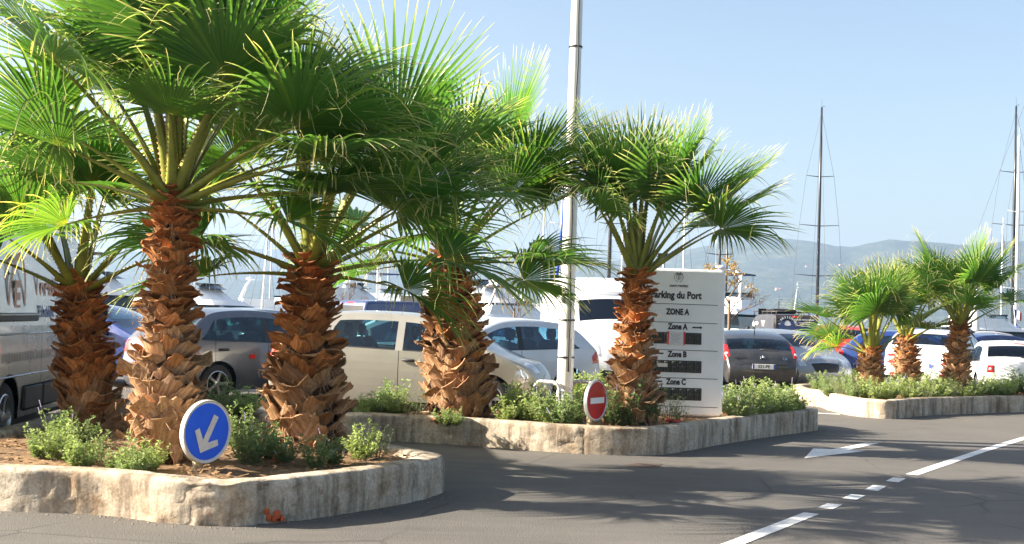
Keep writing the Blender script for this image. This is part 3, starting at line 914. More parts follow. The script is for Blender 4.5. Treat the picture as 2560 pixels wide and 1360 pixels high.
def palm(label, base, top, prof, nboot, fronds, auto, seed, Rb=1.0, bscale=1.0, group='fan palms in the planters', nseg=46, old=0.45, noback=False):
    """base, top: world points of the trunk; prof: core radius along the trunk"""
    rng = random.Random(seed)
    base = Vector(base); top = Vector(top)
    root = empty('fan_palm', base, label=label, category='palm tree', group=group)
    ax = top - base
    Ht = ax.length
    pr_f = np.linspace(0, 1, len(prof))
    mb = MB()
    rows = []
    for i in range(34):
        f = i / 33
        r = float(np.interp(f, pr_f, prof))
        c = ax * f
        row = []
        for k in range(26):
            a = 2 * math.pi * k / 26
            rr = r * (0.9 + 0.16 * noise.noise(Vector((math.cos(a) * 4, math.sin(a) * 4, f * 14 + seed))))
            row.append((c.x + rr * math.cos(a), c.y + rr * math.sin(a), c.z - (0.08 if i == 0 else 0)))
        rows.append(row)
    mb.grid(rows, close=True)
    rows2 = [rows[-1], [(ax.x + (p[0] - ax.x) * 0.4, ax.y + (p[1] - ax.y) * 0.4, p[2] + 0.06) for p in rows[-1]]]
    mb.grid(rows2, close=True)
    # loose fibres
    fb_ = MB()
    for k in range(900):
        f = rng.random() ** 1.3; a = rng.uniform(0, 6.28)
        r = float(np.interp(f, pr_f, prof))
        c = ax * f + Vector((math.cos(a) * r, math.sin(a) * r, 0))
        e = Vector((math.cos(a), math.sin(a), 0)); t = Vector((-e.y, e.x, 0))
        l = rng.uniform(0.08, 0.26); w = rng.uniform(0.0015, 0.005)
        d = e * rng.uniform(0.1, 0.8) + Vector((0, 0, rng.uniform(-1, 0.4))) + t * rng.uniform(-0.6, 0.6)
        q = c + d * l
        q2 = q + (t * rng.uniform(-0.6, 0.6) + Vector((0, 0, -0.5))) * l * 0.5
        fb_.add([c - t * w, c + t * w, q + t * w, q - t * w, q2], [(0, 1, 2, 3), (3, 2, 4)])
    tr_ = mb.build('trunk', M['trunk'], root)
    fb_.build('trunk_fibres', M['fibre'], tr_, smooth=False, kind='stuff')
    for i in range(nboot):
        f = 0.02 + 0.965 * (i + 0.5) / nboot
        f = f ** 0.92
        a = i * 2.39996 + rng.uniform(-0.16, 0.16)
        r = float(np.interp(f, pr_f, prof))
        e = Vector((math.cos(a), math.sin(a), 0))
        me = BOOTS[rng.randrange(len(BOOTS))]
        o = bpy.data.objects.new('leaf_base', me)
        COL.objects.link(o)
        o.parent = root
        sgn = 1 if rng.random() < 0.5 else -1
        lean = sgn * rng.uniform(4, 34) * (1.25 - 0.65 * f)
        flare = rng.uniform(8, 30) + 22 * f + (20 if f > 0.4 and rng.random() < 0.4 else 0)
        if f < 0.07 and rng.random() < 0.3:
            lean = sgn * rng.uniform(70, 120); flare = rng.uniform(-5, 12)
        sc = bscale * rng.uniform(0.85, 1.2) * (1.15 - 0.42 * f)
        pos = ax * f + e * (r * 0.93)
        Mx = Matrix.Translation(pos) @ Matrix.Rotation(a - math.pi / 2, 4, 'Z') @ Matrix.Rotation(-R_(flare), 4, 'X') @ \
            Matrix.Rotation(R_(lean), 4, 'Y') @ Matrix.Diagonal((sc, sc, sc * rng.uniform(0.85, 1.15), 1))
        o.matrix_local = Mx
        o.material_slots[0].link = 'OBJECT'
        q = f + rng.uniform(-0.16, 0.16)
        o.material_slots[0].material = M['boot_old'] if q < old else (M['boot_mid'] if q < old + 0.28 else M['boot_new'])
    for fr in fronds:
        palm_frond(rng, root, ax, prof[-1], Rb=fr.get('R', Rb), az=fr['az'], el=fr['el'], plen=fr.get('p', 1.0), droop=fr.get('d', 0.5), tilt=fr.get('tilt'),
                   roll=fr.get('roll'), nseg=fr.get('n', nseg), spread=fr.get('s', 2.15), dry=fr.get('dry', 0.0))
    n, e0, e1, ph, p0, p1 = auto
    for i in range(n):
        t = (i + 0.5) / n
        el = e0 + (e1 - e0) * t + rng.uniform(-6, 6)
        az = ph + i * 137.5 + rng.uniform(-12, 12)
        if noback and math.sin(R_(az)) > 0.45 and el < 68: az = -az
        palm_frond(rng, root, ax, prof[-1], az, el, rng.uniform(p0, p1), Rb * rng.uniform(0.9, 1.06), 0.12 + 1.25 * t ** 1.5 + rng.uniform(-0.05, 0.25), nseg=nseg,
                   spread=rng.uniform(1.8, 2.35) * (0.8 if t < 0.15 else 1), dry=0.12 * (t > 0.85))
    return root

def trunk_pts(bpx, bpy_, tpx, tpy, soil, Y=None):
    b = G(bpx, bpy_, 0.27) if Y is None else D(bpx, bpy_, Y)
    b.z = soil(b.x, b.y) - 0.03
    t = D(tpx, tpy, b.y)
    return b, t
PALMS = {}
b, t = trunk_pts(228, 1078, 197, 700, soil1)
PALMS[1] = palm('shaded slender fan palm beside the silver van', b, t, [0.21, 0.22, 0.18, 0.14, 0.1], 160,
     [dict(az=175, el=52, p=1.1, d=0.7), dict(az=205, el=62, p=1.0, d=0.6), dict(az=20, el=48, p=1.1, d=0.8), dict(az=-60, el=70, p=1.0, d=0.6), dict(az=185, el=20, p=1.0, d=1.1), dict(az=-20, el=22, p=1.0, d=1.1), dict(az=-120, el=30, p=0.9, d=1.0)],
     (8, 86, 34, 30, 0.95, 1.25), 101, 0.92, 1.0, old=0.2)
b, t = trunk_pts(406, 1152, 434, 470, soil1)
PALMS[2] = palm('tallest fan palm, standing right behind the blue arrow sign', b, t, [0.2, 0.215, 0.165, 0.125, 0.1, 0.085], 215,
     [dict(az=-112, el=68, p=1.12, d=0.35, tilt=10, roll=5, R=0.85), dict(az=-72, el=72, p=1.22, d=0.35, tilt=6, roll=-5, R=1.1), dict(az=-80, el=52, p=0.72, d=0.9, tilt=22, R=0.8),
      dict(az=172, el=48, p=1.15, d=0.55), dict(az=200, el=30, p=1.05, d=0.9), dict(az=160, el=66, p=1.3, d=0.4, R=1.1), dict(az=225, el=20, p=0.95, d=1.1),
      dict(az=8, el=42, p=1.25, d=0.6, R=1.1), dict(az=-20, el=28, p=1.2, d=0.9), dict(az=40, el=60, p=1.2, d=0.5), dict(az=-5, el=64, p=1.25, d=0.4, R=1.1), dict(az=-14, el=16, p=1.25, d=1.0), dict(az=155, el=10, p=1.1, d=1.1), dict(az=20, el=8, p=1.15, d=1.1), dict(az=8, el=-6, p=0.85, d=1.0, R=0.9), dict(az=192, el=-14, p=0.75, d=1.2, R=0.75, dry=0.35), dict(az=40, el=24, p=1.2, d=0.9)],
     (10, 86, 34, 75, 1.05, 1.4), 202, 1.06, 0.94, nseg=50)
b, t = trunk_pts(760, 1114, 777, 645, soil1)
PALMS[3] = palm('stout fan palm near the rounded planter tip, orange cup at its foot', b, t, [0.29, 0.31, 0.24, 0.165, 0.12, 0.09], 175,
     [dict(az=-15, el=58, p=1.4, d=0.2, R=1.3, tilt=-6), dict(az=10, el=44, p=1.35, d=0.35, R=1.2, tilt=0), dict(az=20, el=38, p=1.2, d=0.6), dict(az=180, el=35, p=1.1, d=0.8), dict(az=-30, el=30, p=1.0, d=0.9),
      dict(az=200, el=14, p=1.0, d=1.1), dict(az=-70, el=40, p=0.9, d=0.9), dict(az=18, el=8, p=1.2, d=1.1), dict(az=165, el=14, p=1.1, d=1.1), dict(az=-12, el=28, p=1.3, d=0.8), dict(az=2, el=-8, p=0.8, d=1.1, R=0.9), dict(az=195, el=-4, p=0.85, d=1.1, R=0.9), dict(az=35, el=20, p=1.2, d=0.9)],
     (9, 87, 42, 200, 1.05, 1.45), 303, 1.08, 1.12, nseg=50)
b, t = trunk_pts(1150, 1041, 1122, 628, soil2)
PALMS[4] = palm('fattest fan palm, standing alone at the left tip of the parking board planter', b, t, [0.37, 0.36, 0.32, 0.25, 0.19, 0.12], 235,
     [dict(az=-20, el=64, p=1.5, d=0.15, R=1.25, tilt=-6, s=1.5), dict(az=-10, el=50, p=1.5, d=0.35, R=1.2, s=1.6), dict(az=-12, el=30, p=1.3, d=0.8), dict(az=-40, el=40, p=1.15, d=0.7),
      dict(az=-8, el=0, p=1.1, d=1.1), dict(az=172, el=8, p=1.1, d=1.2), dict(az=200, el=18, p=1.1, d=1.1), dict(az=-25, el=42, p=1.3, d=0.7), dict(az=185, el=-8, p=0.8, d=1.1, R=0.95), dict(az=-5, el=-12, p=0.85, d=1.1, R=0.95), dict(az=28, el=6, p=1.1, d=1.0)],
     (8, 87, 44, 20, 1.1, 1.5), 404, 1.08, 1.12, nseg=48, noback=True)
b, t = trunk_pts(1578, 1062, 1592, 672, soil2)
PALMS[5] = palm('fan palm overlapping the left edge of the white parking board', b, t, [0.23, 0.225, 0.175, 0.135, 0.115, 0.095], 180,
     [dict(az=-85, el=80, p=1.0, d=0.1, tilt=-10, roll=0, R=1.0, n=54, s=2.5), dict(az=-10, el=42, p=1.15, d=0.3, R=1.12, tilt=-6, roll=14), dict(az=-28, el=30, p=1.12, d=0.9, R=0.95, tilt=22), dict(az=14, el=34, p=1.15, d=0.5, R=1.1, tilt=0),
      dict(az=196, el=62, p=0.95, d=0.6, R=0.9), dict(az=60, el=76, p=1.05, d=0.25), dict(az=120, el=74, p=1.1, d=0.25), dict(az=10, el=66, p=1.15, d=0.3, R=1.05), dict(az=180, el=74, p=1.15, d=0.25, R=1.05),
      dict(az=230, el=44, p=1.0, d=0.9, R=0.85), dict(az=-45, el=68, p=1.05, d=0.25, R=1.05), dict(az=-140, el=66, p=1.05, d=0.3, R=1.0), dict(az=-30, el=50, p=1.1, d=0.4)],
     (3, 84, 60, 100, 1.0, 1.15), 505, 0.98, 0.95, nseg=48, old=0.4, noback=True)
b, t = trunk_pts(2178, 950, 2178, 868, soil3, 22.8)
PALMS[6] = palm('short-trunked fan palm at the left end of the far planter', b, t, [0.2, 0.22, 0.18, 0.15, 0.13], 100,
     [dict(az=-70, el=68, p=0.85, d=0.25, R=1.0, tilt=2), dict(az=-110, el=58, p=0.9, d=0.3, R=1.0), dict(az=175, el=38, p=1.0, d=0.5, R=0.9), dict(az=5, el=34, p=1.0, d=0.5, R=0.95), dict(az=150, el=22, p=0.75, d=0.9, dry=0.35, R=0.75), dict(az=190, el=12, p=0.6, d=1.1, dry=0.4, R=0.75)],
     (9, 86, 55, 15, 0.8, 1.0), 606, 0.9, 0.82, nseg=40, old=0.7)
b, t = trunk_pts(2268, 950, 2266, 838, soil3, 24.2)
PALMS[7] = palm('half-hidden fan palm between the two others of the far planter', b, t, [0.23, 0.24, 0.2, 0.16, 0.12], 115,
     [dict(az=-75, el=20, p=0.7, d=0.8, R=0.75), dict(az=-20, el=32, p=1.0, d=0.4, R=1.0)],
     (10, 86, 50, 60, 0.8, 1.0), 707, 0.9, 0.82, nseg=40, old=0.75)
b, t = trunk_pts(2388, 975, 2400, 802, soil3, 22.9)
PALMS[8] = palm('tallest fan palm of the far planter, at its right', b, t, [0.22, 0.21, 0.17, 0.14, 0.11], 140,
     [dict(az=-60, el=66, p=0.85, d=0.25, R=0.95, tilt=2), dict(az=-100, el=40, p=0.6, d=0.5, R=0.85), dict(az=-115, el=62, p=0.8, d=0.3, R=0.8), dict(az=160, el=66, p=1.15, d=0.2, R=0.95, s=1.4), dict(az=15, el=56, p=1.0, d=0.3, R=1.0), dict(az=-15, el=30, p=0.9, d=0.9, R=0.85), dict(az=200, el=46, p=0.9, d=0.6)],
     (6, 84, 40, 15, 0.85, 1.0), 808, 0.92, 0.82, nseg=42, old=0.7)
# ------------------------------------------------------------------ cars
# side outline from the front sill over the roof to the rear sill: (distance from nose, height) for a 4.0 x 1.46 m car
PROF = {
 'hatch': dict(pts=[(.10, .20), (.03, .30), (0, .46), (.09, .63), (.36, .775), (.98, .965), (1.78, 1.37), (2.15, 1.445), (2.75, 1.455), (3.42, 1.39),
                    (3.80, 1.03), (3.93, .93), (3.96, .70), (4.0, .56), (3.98, .34), (3.90, .22)], ws=5, rw=9, belt=(.885, .985), crear=(3.30, 3.62), L=4.0, H=1.46),
 'mono': dict(pts=[(.10, .20), (.02, .30), (0, .46), (.08, .66), (.26, .80), (.72, .97), (1.42, 1.38), (1.85, 1.46), (2.75, 1.475), (3.3, 1.415),
                   (3.82, 1.02), (3.95, .92), (3.98, .70), (4.0, .56), (3.98, .34), (3.90, .22)], ws=5, rw=9, belt=(.90, .985), crear=(3.02, 3.2), L=4.0, H=1.475),
 'slope': dict(pts=[(.10, .20), (.03, .30), (0, .46), (.09, .63), (.36, .775), (.95, .96), (1.75, 1.37), (2.15, 1.45), (2.55, 1.458), (3.32, 1.30),
                    (3.78, .94), (3.84, .88), (3.92, .70), (4.0, .56), (3.98, .34), (3.90, .22)], ws=5, rw=9, belt=(.885, 1.0), crear=(2.9, 3.4), L=4.0, H=1.458),
 'suv': dict(pts=[(.10, .25), (.02, .35), (0, .55), (.06, .76), (.25, .90), (.95, 1.05), (1.65, 1.46), (2.05, 1.575), (2.75, 1.6), (3.45, 1.53),
                  (3.74, 1.16), (3.86, 1.05), (3.93, .78), (4.0, .62), (3.98, .38), (3.90, .27)], ws=5, rw=9, belt=(.98, 1.1), crear=(3.05, 3.5), L=4.0, H=1.6),
 'van': dict(pts=[(.10, .24), (.02, .36), (0, .55), (.05, .85), (.30, 1.10), (.78, 1.30), (1.32, 1.98), (1.50, 2.30), (1.85, 2.46), (3.9, 2.5), (5.38, 2.48),
                  (5.46, 2.36), (5.50, 1.30), (5.53, .62), (5.52, .36), (5.46, .26)], ws=5, rw=None, belt=(1.22, 1.25), crear=(1.86, 1.92), L=5.53, H=2.5, van=True),
 'midvan': dict(pts=[(.10, .22), (.02, .34), (0, .52), (.05, .80), (.28, .98), (.95, 1.14), (1.62, 1.78), (1.95, 1.92), (2.4, 1.965), (4.6, 1.96),
                     (4.80, 1.88), (4.88, 1.25), (4.96, .66), (5.0, .55), (4.98, .34), (4.92, .24)], ws=5, rw=10, belt=(1.08, 1.1), crear=(2.0, 2.06), L=5.0, H=1.965, van=True),
}
WHEEL = {}
def wheel_meshes(r, w, style):
    key = (round(r, 3), style)
    if key in WHEEL: return WHEEL[key]
    mb = MB()
    mb.lathe([(r * .66, -w * .46), (r * .9, -w * .5), (r * .985, -w * .36), (r, -w * .12), (r, w * .12), (r * .985, w * .36), (r * .9, w * .5), (r * .66, w * .46)], 36, 'y')
    ty = mb.mesh('wheel'); ty.materials.append(M['tyre'])
    mb = MB()
    mb.lathe([(r * .67, -w * .47), (r * .63, -w * .5), (r * .6, -w * .3), (r * .58, w * .4)], 30, 'y')
    mb.lathe([(r * .6, w * .02), (0.001, w * .02)], 24, 'y', 1)
    mb.lathe([(r * .16, -w * .3), (r * .15, -w * .46), (r * .1, -w * .48), (0.001, -w * .48)], 14, 'y')
    ns = style
    for k in range(ns):
        a = 2 * math.pi * k / ns
        ca, sa = math.cos(a), math.sin(a)
        pr = []
        for rr, hw_, yy in ((r * .12, r * .085, -w * .42), (r * .4, r * .07, -w * .4), (r * .63, r * .095, -w * .46)):
            pr.append((rr, hw_, yy))
        V = []
        for rr, hw_, yy in pr:
            for s_ in (-1, 1):
                V.append((rr * ca - s_ * hw_ * sa, yy, rr * sa + s_ * hw_ * ca))
                V.append((rr * ca - s_ * hw_ * sa, yy + w * .16, rr * sa + s_ * hw_ * ca))
        F = []
        for i in range(2):
            b = i * 4
            F += [(b, b + 2, b + 6, b + 4), (b, b + 4, b + 5, b + 1), (b + 2, b + 3, b + 7, b + 6)]
        mb.add(V, F)
    rm = mb.mesh('rim'); rm.materials.append(M['rim']); rm.materials.append(M['dark'])
    rm.set_sharp_from_angle(angle=R_(35))
    WHEEL[key] = (ty, rm)
    return WHEEL[key]

class Car:
    def __init__(s, name, label, kind, Ln, W, H, paintm, pos, psi, cat='car', group='cars in the car park', glass='glass', doors=4, rdoor=True, spokes=5, detail=2, trim=None,
                 tail=None, head=None, pillar='black', plate='', rails=False, belt=None, wheelr=0.30, interior=True, crear=None, lower_trim=False):
        pf = PROF[kind]
        s.pf = pf
        sx, sz = Ln / pf['L'], H / pf['H']
        s.L, s.W, s.H, s.sx, s.sz = Ln, W, H, sx, sz
        van = pf.get('van', False)
        s.root = empty(name, (pos[0], pos[1], 0), psi, label=label, category=cat, group=group)
        pts = [(a * sx, b * sz) for a, b in pf['pts']]
        pr = list(range(len(pts)))
        for _ in range(3):
            np_, nq = [pts[0]], [0.0]
            for i in range(len(pts) - 1):
                (a, b), (c, d) = pts[i], pts[i + 1]
                if i > 0: np_.append((a * .75 + c * .25, b * .75 + d * .25)); nq.append(pr[i] * .75 + pr[i + 1] * .25)
                if i < len(pts) - 2: np_.append((a * .25 + c * .75, b * .25 + d * .75)); nq.append(pr[i] * .25 + pr[i + 1] * .75)
            np_.append(pts[-1]); nq.append(pr[-1])
            pts, pr = np_, nq
        # exact glass borders
        ins = [pf['ws'] + .12, pf['ws'] + .93] + ([pf['rw'] + .08, pf['rw'] + .9] if pf['rw'] is not None else [])
        U = np.array([p[0] for p in pts]); Z = np.array([p[1] for p in pts]); T = np.array(pr, float)
        Tn = np.sort(np.concatenate([T, ins]))
        s.U = np.interp(Tn, T, U); s.Z = np.interp(Tn, T, Z); s.T = Tn
        du = np.gradient(s.U); dz = np.gradient(s.Z)
        ln = np.hypot(du, dz) + 1e-9
        s.NU, s.NZ = dz / ln, -du / ln            # inward normal in (u,z)
        i0, i1 = int(np.argmin(s.U)), int(np.argmax(s.U))
        s.tu, s.tz = s.U[i0:i1 + 1], s.Z[i0:i1 + 1]
        o_ = np.argsort(s.tu); s.tu, s.tz = s.tu[o_], s.tz[o_]
        bl = belt or pf['belt']
        s.belt = lambda u: (bl[0] + (bl[1] - bl[0]) * min(1, max(0, (u / Ln - .2) / .7))) * sz
        s.van = van
        cr = crear or pf['crear']
        s.cr = (cr[0] * sx, cr[1] * sx)
        s.rad = 0.055 if not van else 0.09
        s.k = 0.40 if not van else 0.10
        # ------- shell
        n = len(s.T)
        mb = MB()            # body: 0 paint, 1 black, 2 dark gap
        wsg, rwg = MB(), MB()
        fr = [1.0, .955, .90, .72, .5, .25, 0, -.25, -.5, -.72, -.90, -.955, -1.0]
        P = []
        for i in range(n):
            row = []
            for f in [1.99] + fr + [-1.99]:
                row.append(s._ring(i, f))
            P.append(row)
        c = len(P[0])
        for i in range(n - 1):
            tm = (s.T[i] + s.T[i + 1]) / 2
            for j in range(c - 1):
                q = [P[i][j], P[i][j + 1], P[i + 1][j + 1], P[i + 1][j]]
                inside = 3 <= j <= c - 5 + 0
                if pf['ws'] + .12 < tm < pf['ws'] + .93 and inside and detail:
                    wsg.add(q, [(0, 1, 2, 3)])
                elif pf['rw'] is not None and pf['rw'] + .08 < tm < pf['rw'] + .9 and inside and detail:
                    rwg.add(q, [(0, 1, 2, 3)])
                else:
                    mi = 0
                    if tm < 1.2 or tm > len(pf['pts']) - 2.3: mi = 1 if trim else 0
                    mb.add(q, [(0, 1, 2, 3)], mi)
        # ------- sides
        wb = (0.19 * Ln if not van else 0.165 * Ln, 0.815 * Ln if not van else (0.80 * Ln))
        if kind == 'mono': wb = (0.175 * Ln, 0.80 * Ln)
        s.wb = wb
        s.wr = wheelr
        Ra = wheelr + 0.055
        sill = (0.20 if not van else 0.26) * (sz if kind != 'suv' else 1.15)
        def zlow(u):
            z = sill
            for w_ in wb:
                d = abs(u - w_)
                if d < Ra: z = max(z, wheelr + math.sqrt(Ra * Ra - d * d))
            return z
        us = list(np.linspace(s.tu[0] + s.rad, s.tu[-1] - s.rad, 60))
        for w_ in wb:
            us += [w_ + Ra * math.sin(R_(a)) for a in range(-90, 91, 15)]
        if van:
            gaps = [1.0 * sx, 2.0 * sx, 3.32 * sx]
            pil = [(1.95 * sx, Ln)]
        else:
            g0 = s.U[np.argmin(np.abs(s.T - pf['ws'] - .05))] + 0.16
            gm = g0 + (1.08 if doors == 4 else 1.3) * sx
            g2 = wb[1] - 0.05 + 0.12
            gaps = [g0, gm] + ([g2] if doors == 4 else [])
            pil = [(gm - .05, gm + .06)]
            if doors == 4: pil.append((g2 - .10 - .03, g2 - .10 + .02)) if s.cr[0] > g2 else None
        for g_ in gaps: us += [g_ - .005, g_ + .005]
        for a, b in pil: us += [a, b]
        us = np.array(sorted(us))
        us = us[(us > s.tu[0] + s.rad - 1e-6) & (us < s.tu[-1] - s.rad + 1e-6)]
        us = us[np.concatenate([[True], np.diff(us) > 0.003])]
        doorsets = [(gaps[k], gaps[k + 1]) for k in range(len(gaps) - 1)]
        rows = []
        meta = []
        for u in us:
            zt = s._ztop_in(u)
            zb = min(s.belt(u), zt - 0.015)
            wt = zt - (0.05 if not van else 0.09)
            if van: wt = min(wt, 1.90 * sz)
            if u > s.cr[0]:
                wt = wt + (zb - wt) * min(1, (u - s.cr[0]) / max(1e-6, s.cr[1] - s.cr[0]))
            A_u = s.U[np.argmin(np.abs(s.T - pf['ws'] - .12))]
            if u < A_u + 0.25: wt = zb
            wt = max(zb, wt)
            zl = min(zlow(u), zb - 0.02)
            zs = [zl + (zb - zl) * f for f in (0, .05, .16, .3, .45, .6, .75, .88, .96, 1)]
            win = wt - zb > 0.03
            zs += [zb + (0.018 if win else (wt - zb) * .2), zb + (wt - zb) * .5, wt, zt]
            rows.append([(u, z) for z in zs])
            meta.append(win)
        panes = []
        side_doors = {}
        for sg in (1, -1):
            prevwin = False
            for a in range(len(us) - 1):
                um = (us[a] + us[a + 1]) / 2
                isgap = any(abs(um - g_) < 0.0051 for g_ in gaps)
                di = next((k for k, (g0_, g1_) in enumerate(doorsets) if g0_ < um < g1_), None)
                inpil = any(p0 < um < p1 for p0, p1 in pil)
                win = (meta[a] or meta[a + 1]) and not inpil
                if not win: prevwin = False
                for b in range(len(rows[0]) - 1):
                    c4 = [rows[a][b], rows[a + 1][b], rows[a + 1][b + 1], rows[a][b + 1]]
                    if abs(c4[0][1] - c4[3][1]) < 1e-5 and abs(c4[1][1] - c4[2][1]) < 1e-5: continue
                    if b in (10, 11) and win and detail:
                        q = [s.loc(u, s.ys(u, z) - .006, z, sg) for u, z in c4]
                        if not prevwin:
                            panes.append(MB()); prevwin = True
                        panes[-1].add(q, [(0, 1, 2, 3) if sg < 0 else (3, 2, 1, 0)])
                        continue
                    off = -.012 if (isgap and b < 9) else 0
                    q = [s.loc(u, s.ys(u, z) + off, z, sg) for u, z in c4]
                    f = [(0, 1, 2, 3) if sg < 0 else (3, 2, 1, 0)]
                    if di is not None and not isgap and 1 <= b < 9 and detail and (not van or di == 0 or True):
                        side_doors.setdefault((sg, di), MB()).add(q, f)
                    else:
                        mi = 0
                        if isgap and b < 9: mi = 2
                        elif b == 9 and win: mi = 1
                        elif inpil and b in (9, 10, 11) and (meta[a] or meta[a + 1]) and not van: mi = 1 if pillar == 'black' else 0
                        elif b == 0: mi = 1 if trim else 0
                        mb.add(q, f, mi)
        body = mb.build('body', [paintm, M['black'], M['dark']], s.root, sharp=32)
        s.body = body
        for (sg, di), d in side_doors.items():
            dm = d.build('door', paintm, s.root, sharp=32)
            if detail > 1:
                g0_, g1_ = doorsets[di]
                if van:
                    uh = g1_ - .14 if di == 0 else g0_ + .12
                    zh = 1.02 * sz
                else:
                    uh = g1_ - .15; zh = s.belt(uh) - .13
                p = s.loc(uh, s.ys(uh, zh) + .018, zh, sg)
                MB().box(p, (.19, .035, .04), bev=.012).build('handle', paintm if not van else M['black'], dm)
        gm_ = M[glass]
        if detail:
            wsg.build('windshield', gm_, s.root)
            if pf['rw'] is not None and rwg.v: rwg.build('rear_window', M['glass_dark'] if glass == 'glass_dark' else gm_, s.root)
            for p_ in panes: p_.build('side_window', gm_, s.root)
        # ------- underbody and cabin
        ub = MB()
        ub.box((0, 0, .30), (Ln * .86, W * .60, .26))
        ub.box((0, 0, .40), (Ln * .5, W * .86, .22))
        for w_ in wb:
            ub.box((Ln / 2 - w_, 0, .55), (Ra * 2.1, W * .62, .36))
        ub.build('underbody', M['dark'], s.root, smooth=False)
        if interior and detail:
            fl = MB()
            zf = s.belt(Ln * .5) - .42 * sz
            if van:
                fl.box((Ln / 2 - 2.15 * sx, 0, 1.25 * sz), (.04, W * .86, 1.9 * sz))
            else:
                fl.box((Ln / 2 - Ln * .56, 0, zf), (Ln * .55, W * .8, .05))
            wu = s.U[np.argmin(np.abs(s.T - pf['ws'] - .12))]
            fl.box((Ln / 2 - wu - .32, 0, s.belt(wu) - .09), (.5, W * .78, .14), bev=.04)
            fl.build('dashboard', M['dark'], s.root, sharp=30)
            for row, uo in ((0, wu + 1.12), (1, wu + 1.98)):
                if row and (van or uo > Ln - .8): continue
                for yy in (-.36, .36):
                    if van: yy *= 1.3
                    st = MB()
                    zb_ = s.belt(uo)
                    x = Ln / 2 - uo
                    st.box((x + .25, yy, zb_ - .42), (.5, .48, .14), bev=.05)
                    st.tube([(x, yy, zb_ - .4), (x - .06, yy, zb_ - .15), (x - .13, yy, zb_ + .12)], [.20, .235, .17], 10)
                    st.tube([(x - .14, yy, zb_ + .10), (x - .15, yy, zb_ + .17)], .02, 6)
                    so = st.build('seat', M['seat'], s.root, sharp=40)
                    MB().box((x - .15, yy, zb_ + .255), (.10, .26, .19), bev=.045).build('headrest', M['seat'], so, sharp=60)
            xw = Ln / 2 - wu - .62
            ring = [(xw + .12 * math.sin(a) * .4, .36 + .18 * math.cos(a), s.belt(wu) + .0 + .17 * math.sin(a)) for a in np.linspace(0, 2 * math.pi, 17)]
            MB().tube(ring, .014, 6, caps=False).build('steering_wheel', M['black'], s.root)
        # ------- wheels
        ty, rm = wheel_meshes(wheelr, .2, spokes)
        for w_ in wb:
            for sg in (1, -1):
                y = (s.ys(w_, .45) - .115) * sg
                wo = put('wheel', ty, s.root)
                wo.location = (Ln / 2 - w_, y, wheelr)
                wo.rotation_euler = (0, 0, 0 if sg < 0 else math.pi)
                put('rim', rm, wo)
        # ------- mirrors
        if detail:
            A_u = s.U[np.argmin(np.abs(s.T - pf['ws'] - .12))] + (.34 if not van else .32)
            for sg in (1, -1):
                z = s.belt(A_u) + (.09 if not van else .16)
                y = s.ys(A_u, z)
                mm = MB()
                h_ = .07 if not van else .17
                prof = [(.001, -.075), (.6, -.055), (.95, -.01), (1, .03), (.93, .05), (.001, .052)]
                V = []
                for r, h in prof:
                    for k in range(14):
                        a = 2 * math.pi * k / 14
                        V.append((Ln / 2 - A_u - h * 1.2, sg * (y + .13 + r * .105 * math.cos(a)), z + r * h_ * math.sin(a)))
                F = []
                for i in range(len(prof) - 1):
                    for k in range(14):
                        j = (k + 1) % 14
                        F.append((i * 14 + k, i * 14 + j, (i + 1) * 14 + j, (i + 1) * 14 + k))
                mm.add(V, F)
                mm.tube([(Ln / 2 - A_u, sg * (y - .02), z - .06), (Ln / 2 - A_u, sg * (y + .08), z - .03)], .025, 6)
                mm.build('mirror', paintm if not van and kind != 'mono' else M['black'], s.root)
        # ------- lights and plates
        nP = len(pf['pts'])
        if head is not None:
            for sg in (1, -1):
                s.patch('headlight', M['clear_lens'], head[0], head[1], head[2] * sg, head[3] * sg)
        if tail is not None:
            for sg in (1, -1):
                s.patch('taillight', M['red_lens'], tail[0], tail[1], tail[2] * sg, tail[3] * sg)
        if rails:
            for sg in (1, -1):
                q = []
                for u in np.linspace(Ln * .42, Ln * .84, 9):
                    z = s._ztop_in(u); q.append(s.loc(u, s.ys(u, z) - .02, z + s.rad + .035, sg))
                q[0] = (q[0][0], q[0][1], q[0][2] - .05); q[-1] = (q[-1][0], q[-1][1], q[-1][2] - .05)
                MB().tube(q, .017, 6).build('roof_rail', M['black'], s.root)
    # geometry functions
    def loc(s, u, y, z, sg=1): return (s.L / 2 - u, y * sg, z)
    def plan(s, u):
        L_ = s.L
        f, r = (0.95, 0.75) if not s.van else (1.1, 0.25)
        v = 1.0
        if u < f: v -= (.25 if not s.van else .16) * ((f - u) / f) ** 2.4
        if u > L_ - r: v -= (.13 if not s.van else .03) * ((u - (L_ - r)) / r) ** 2.2
        return v * s.W / 2
    def ys(s, u, z):
        zb = s.belt(u)
        zr = z / s.sz
        low = np.interp(zr, [.15, .3, .45, .6, .8, 1.0], [.94, .975, .995, 1.0, .992, .965]) if not s.van else np.interp(zr, [.15, .35, .7, 1.0, 1.25], [.95, .985, 1.0, .998, .99])
        if z > zb:
            top = s.belt(u) / s.sz
            base = np.interp(min(top, 1.25), [.6, .8, 1.0, 1.25], [1.0, .992, .965, .94]) if not s.van else .99
            return s.plan(u) * base - (z - zb) * s.k
        return s.plan(u) * low
    def _ztop_in(s, u):
        return float(np.interp(u, s.tu, s.tz)) - s.rad
    def _camber(s, t):
        pf = s.pf
        n = len(pf['pts'])
        a = np.interp(t, [0, 2, 3.4, 4.2, pf['ws'], pf['ws'] + .5, pf['ws'] + 1.5, n - 6, n - 4.5, n - 3, n - 1],
                      [.06, .12, .13, .05, .05, .09, .035, .045, .06, .06, .04])
        return a if not s.van else (np.interp(t, [0, 3, 5, 6, 7, 9, n - 1], [.14, .16, .12, .12, .05, .03, .01]))
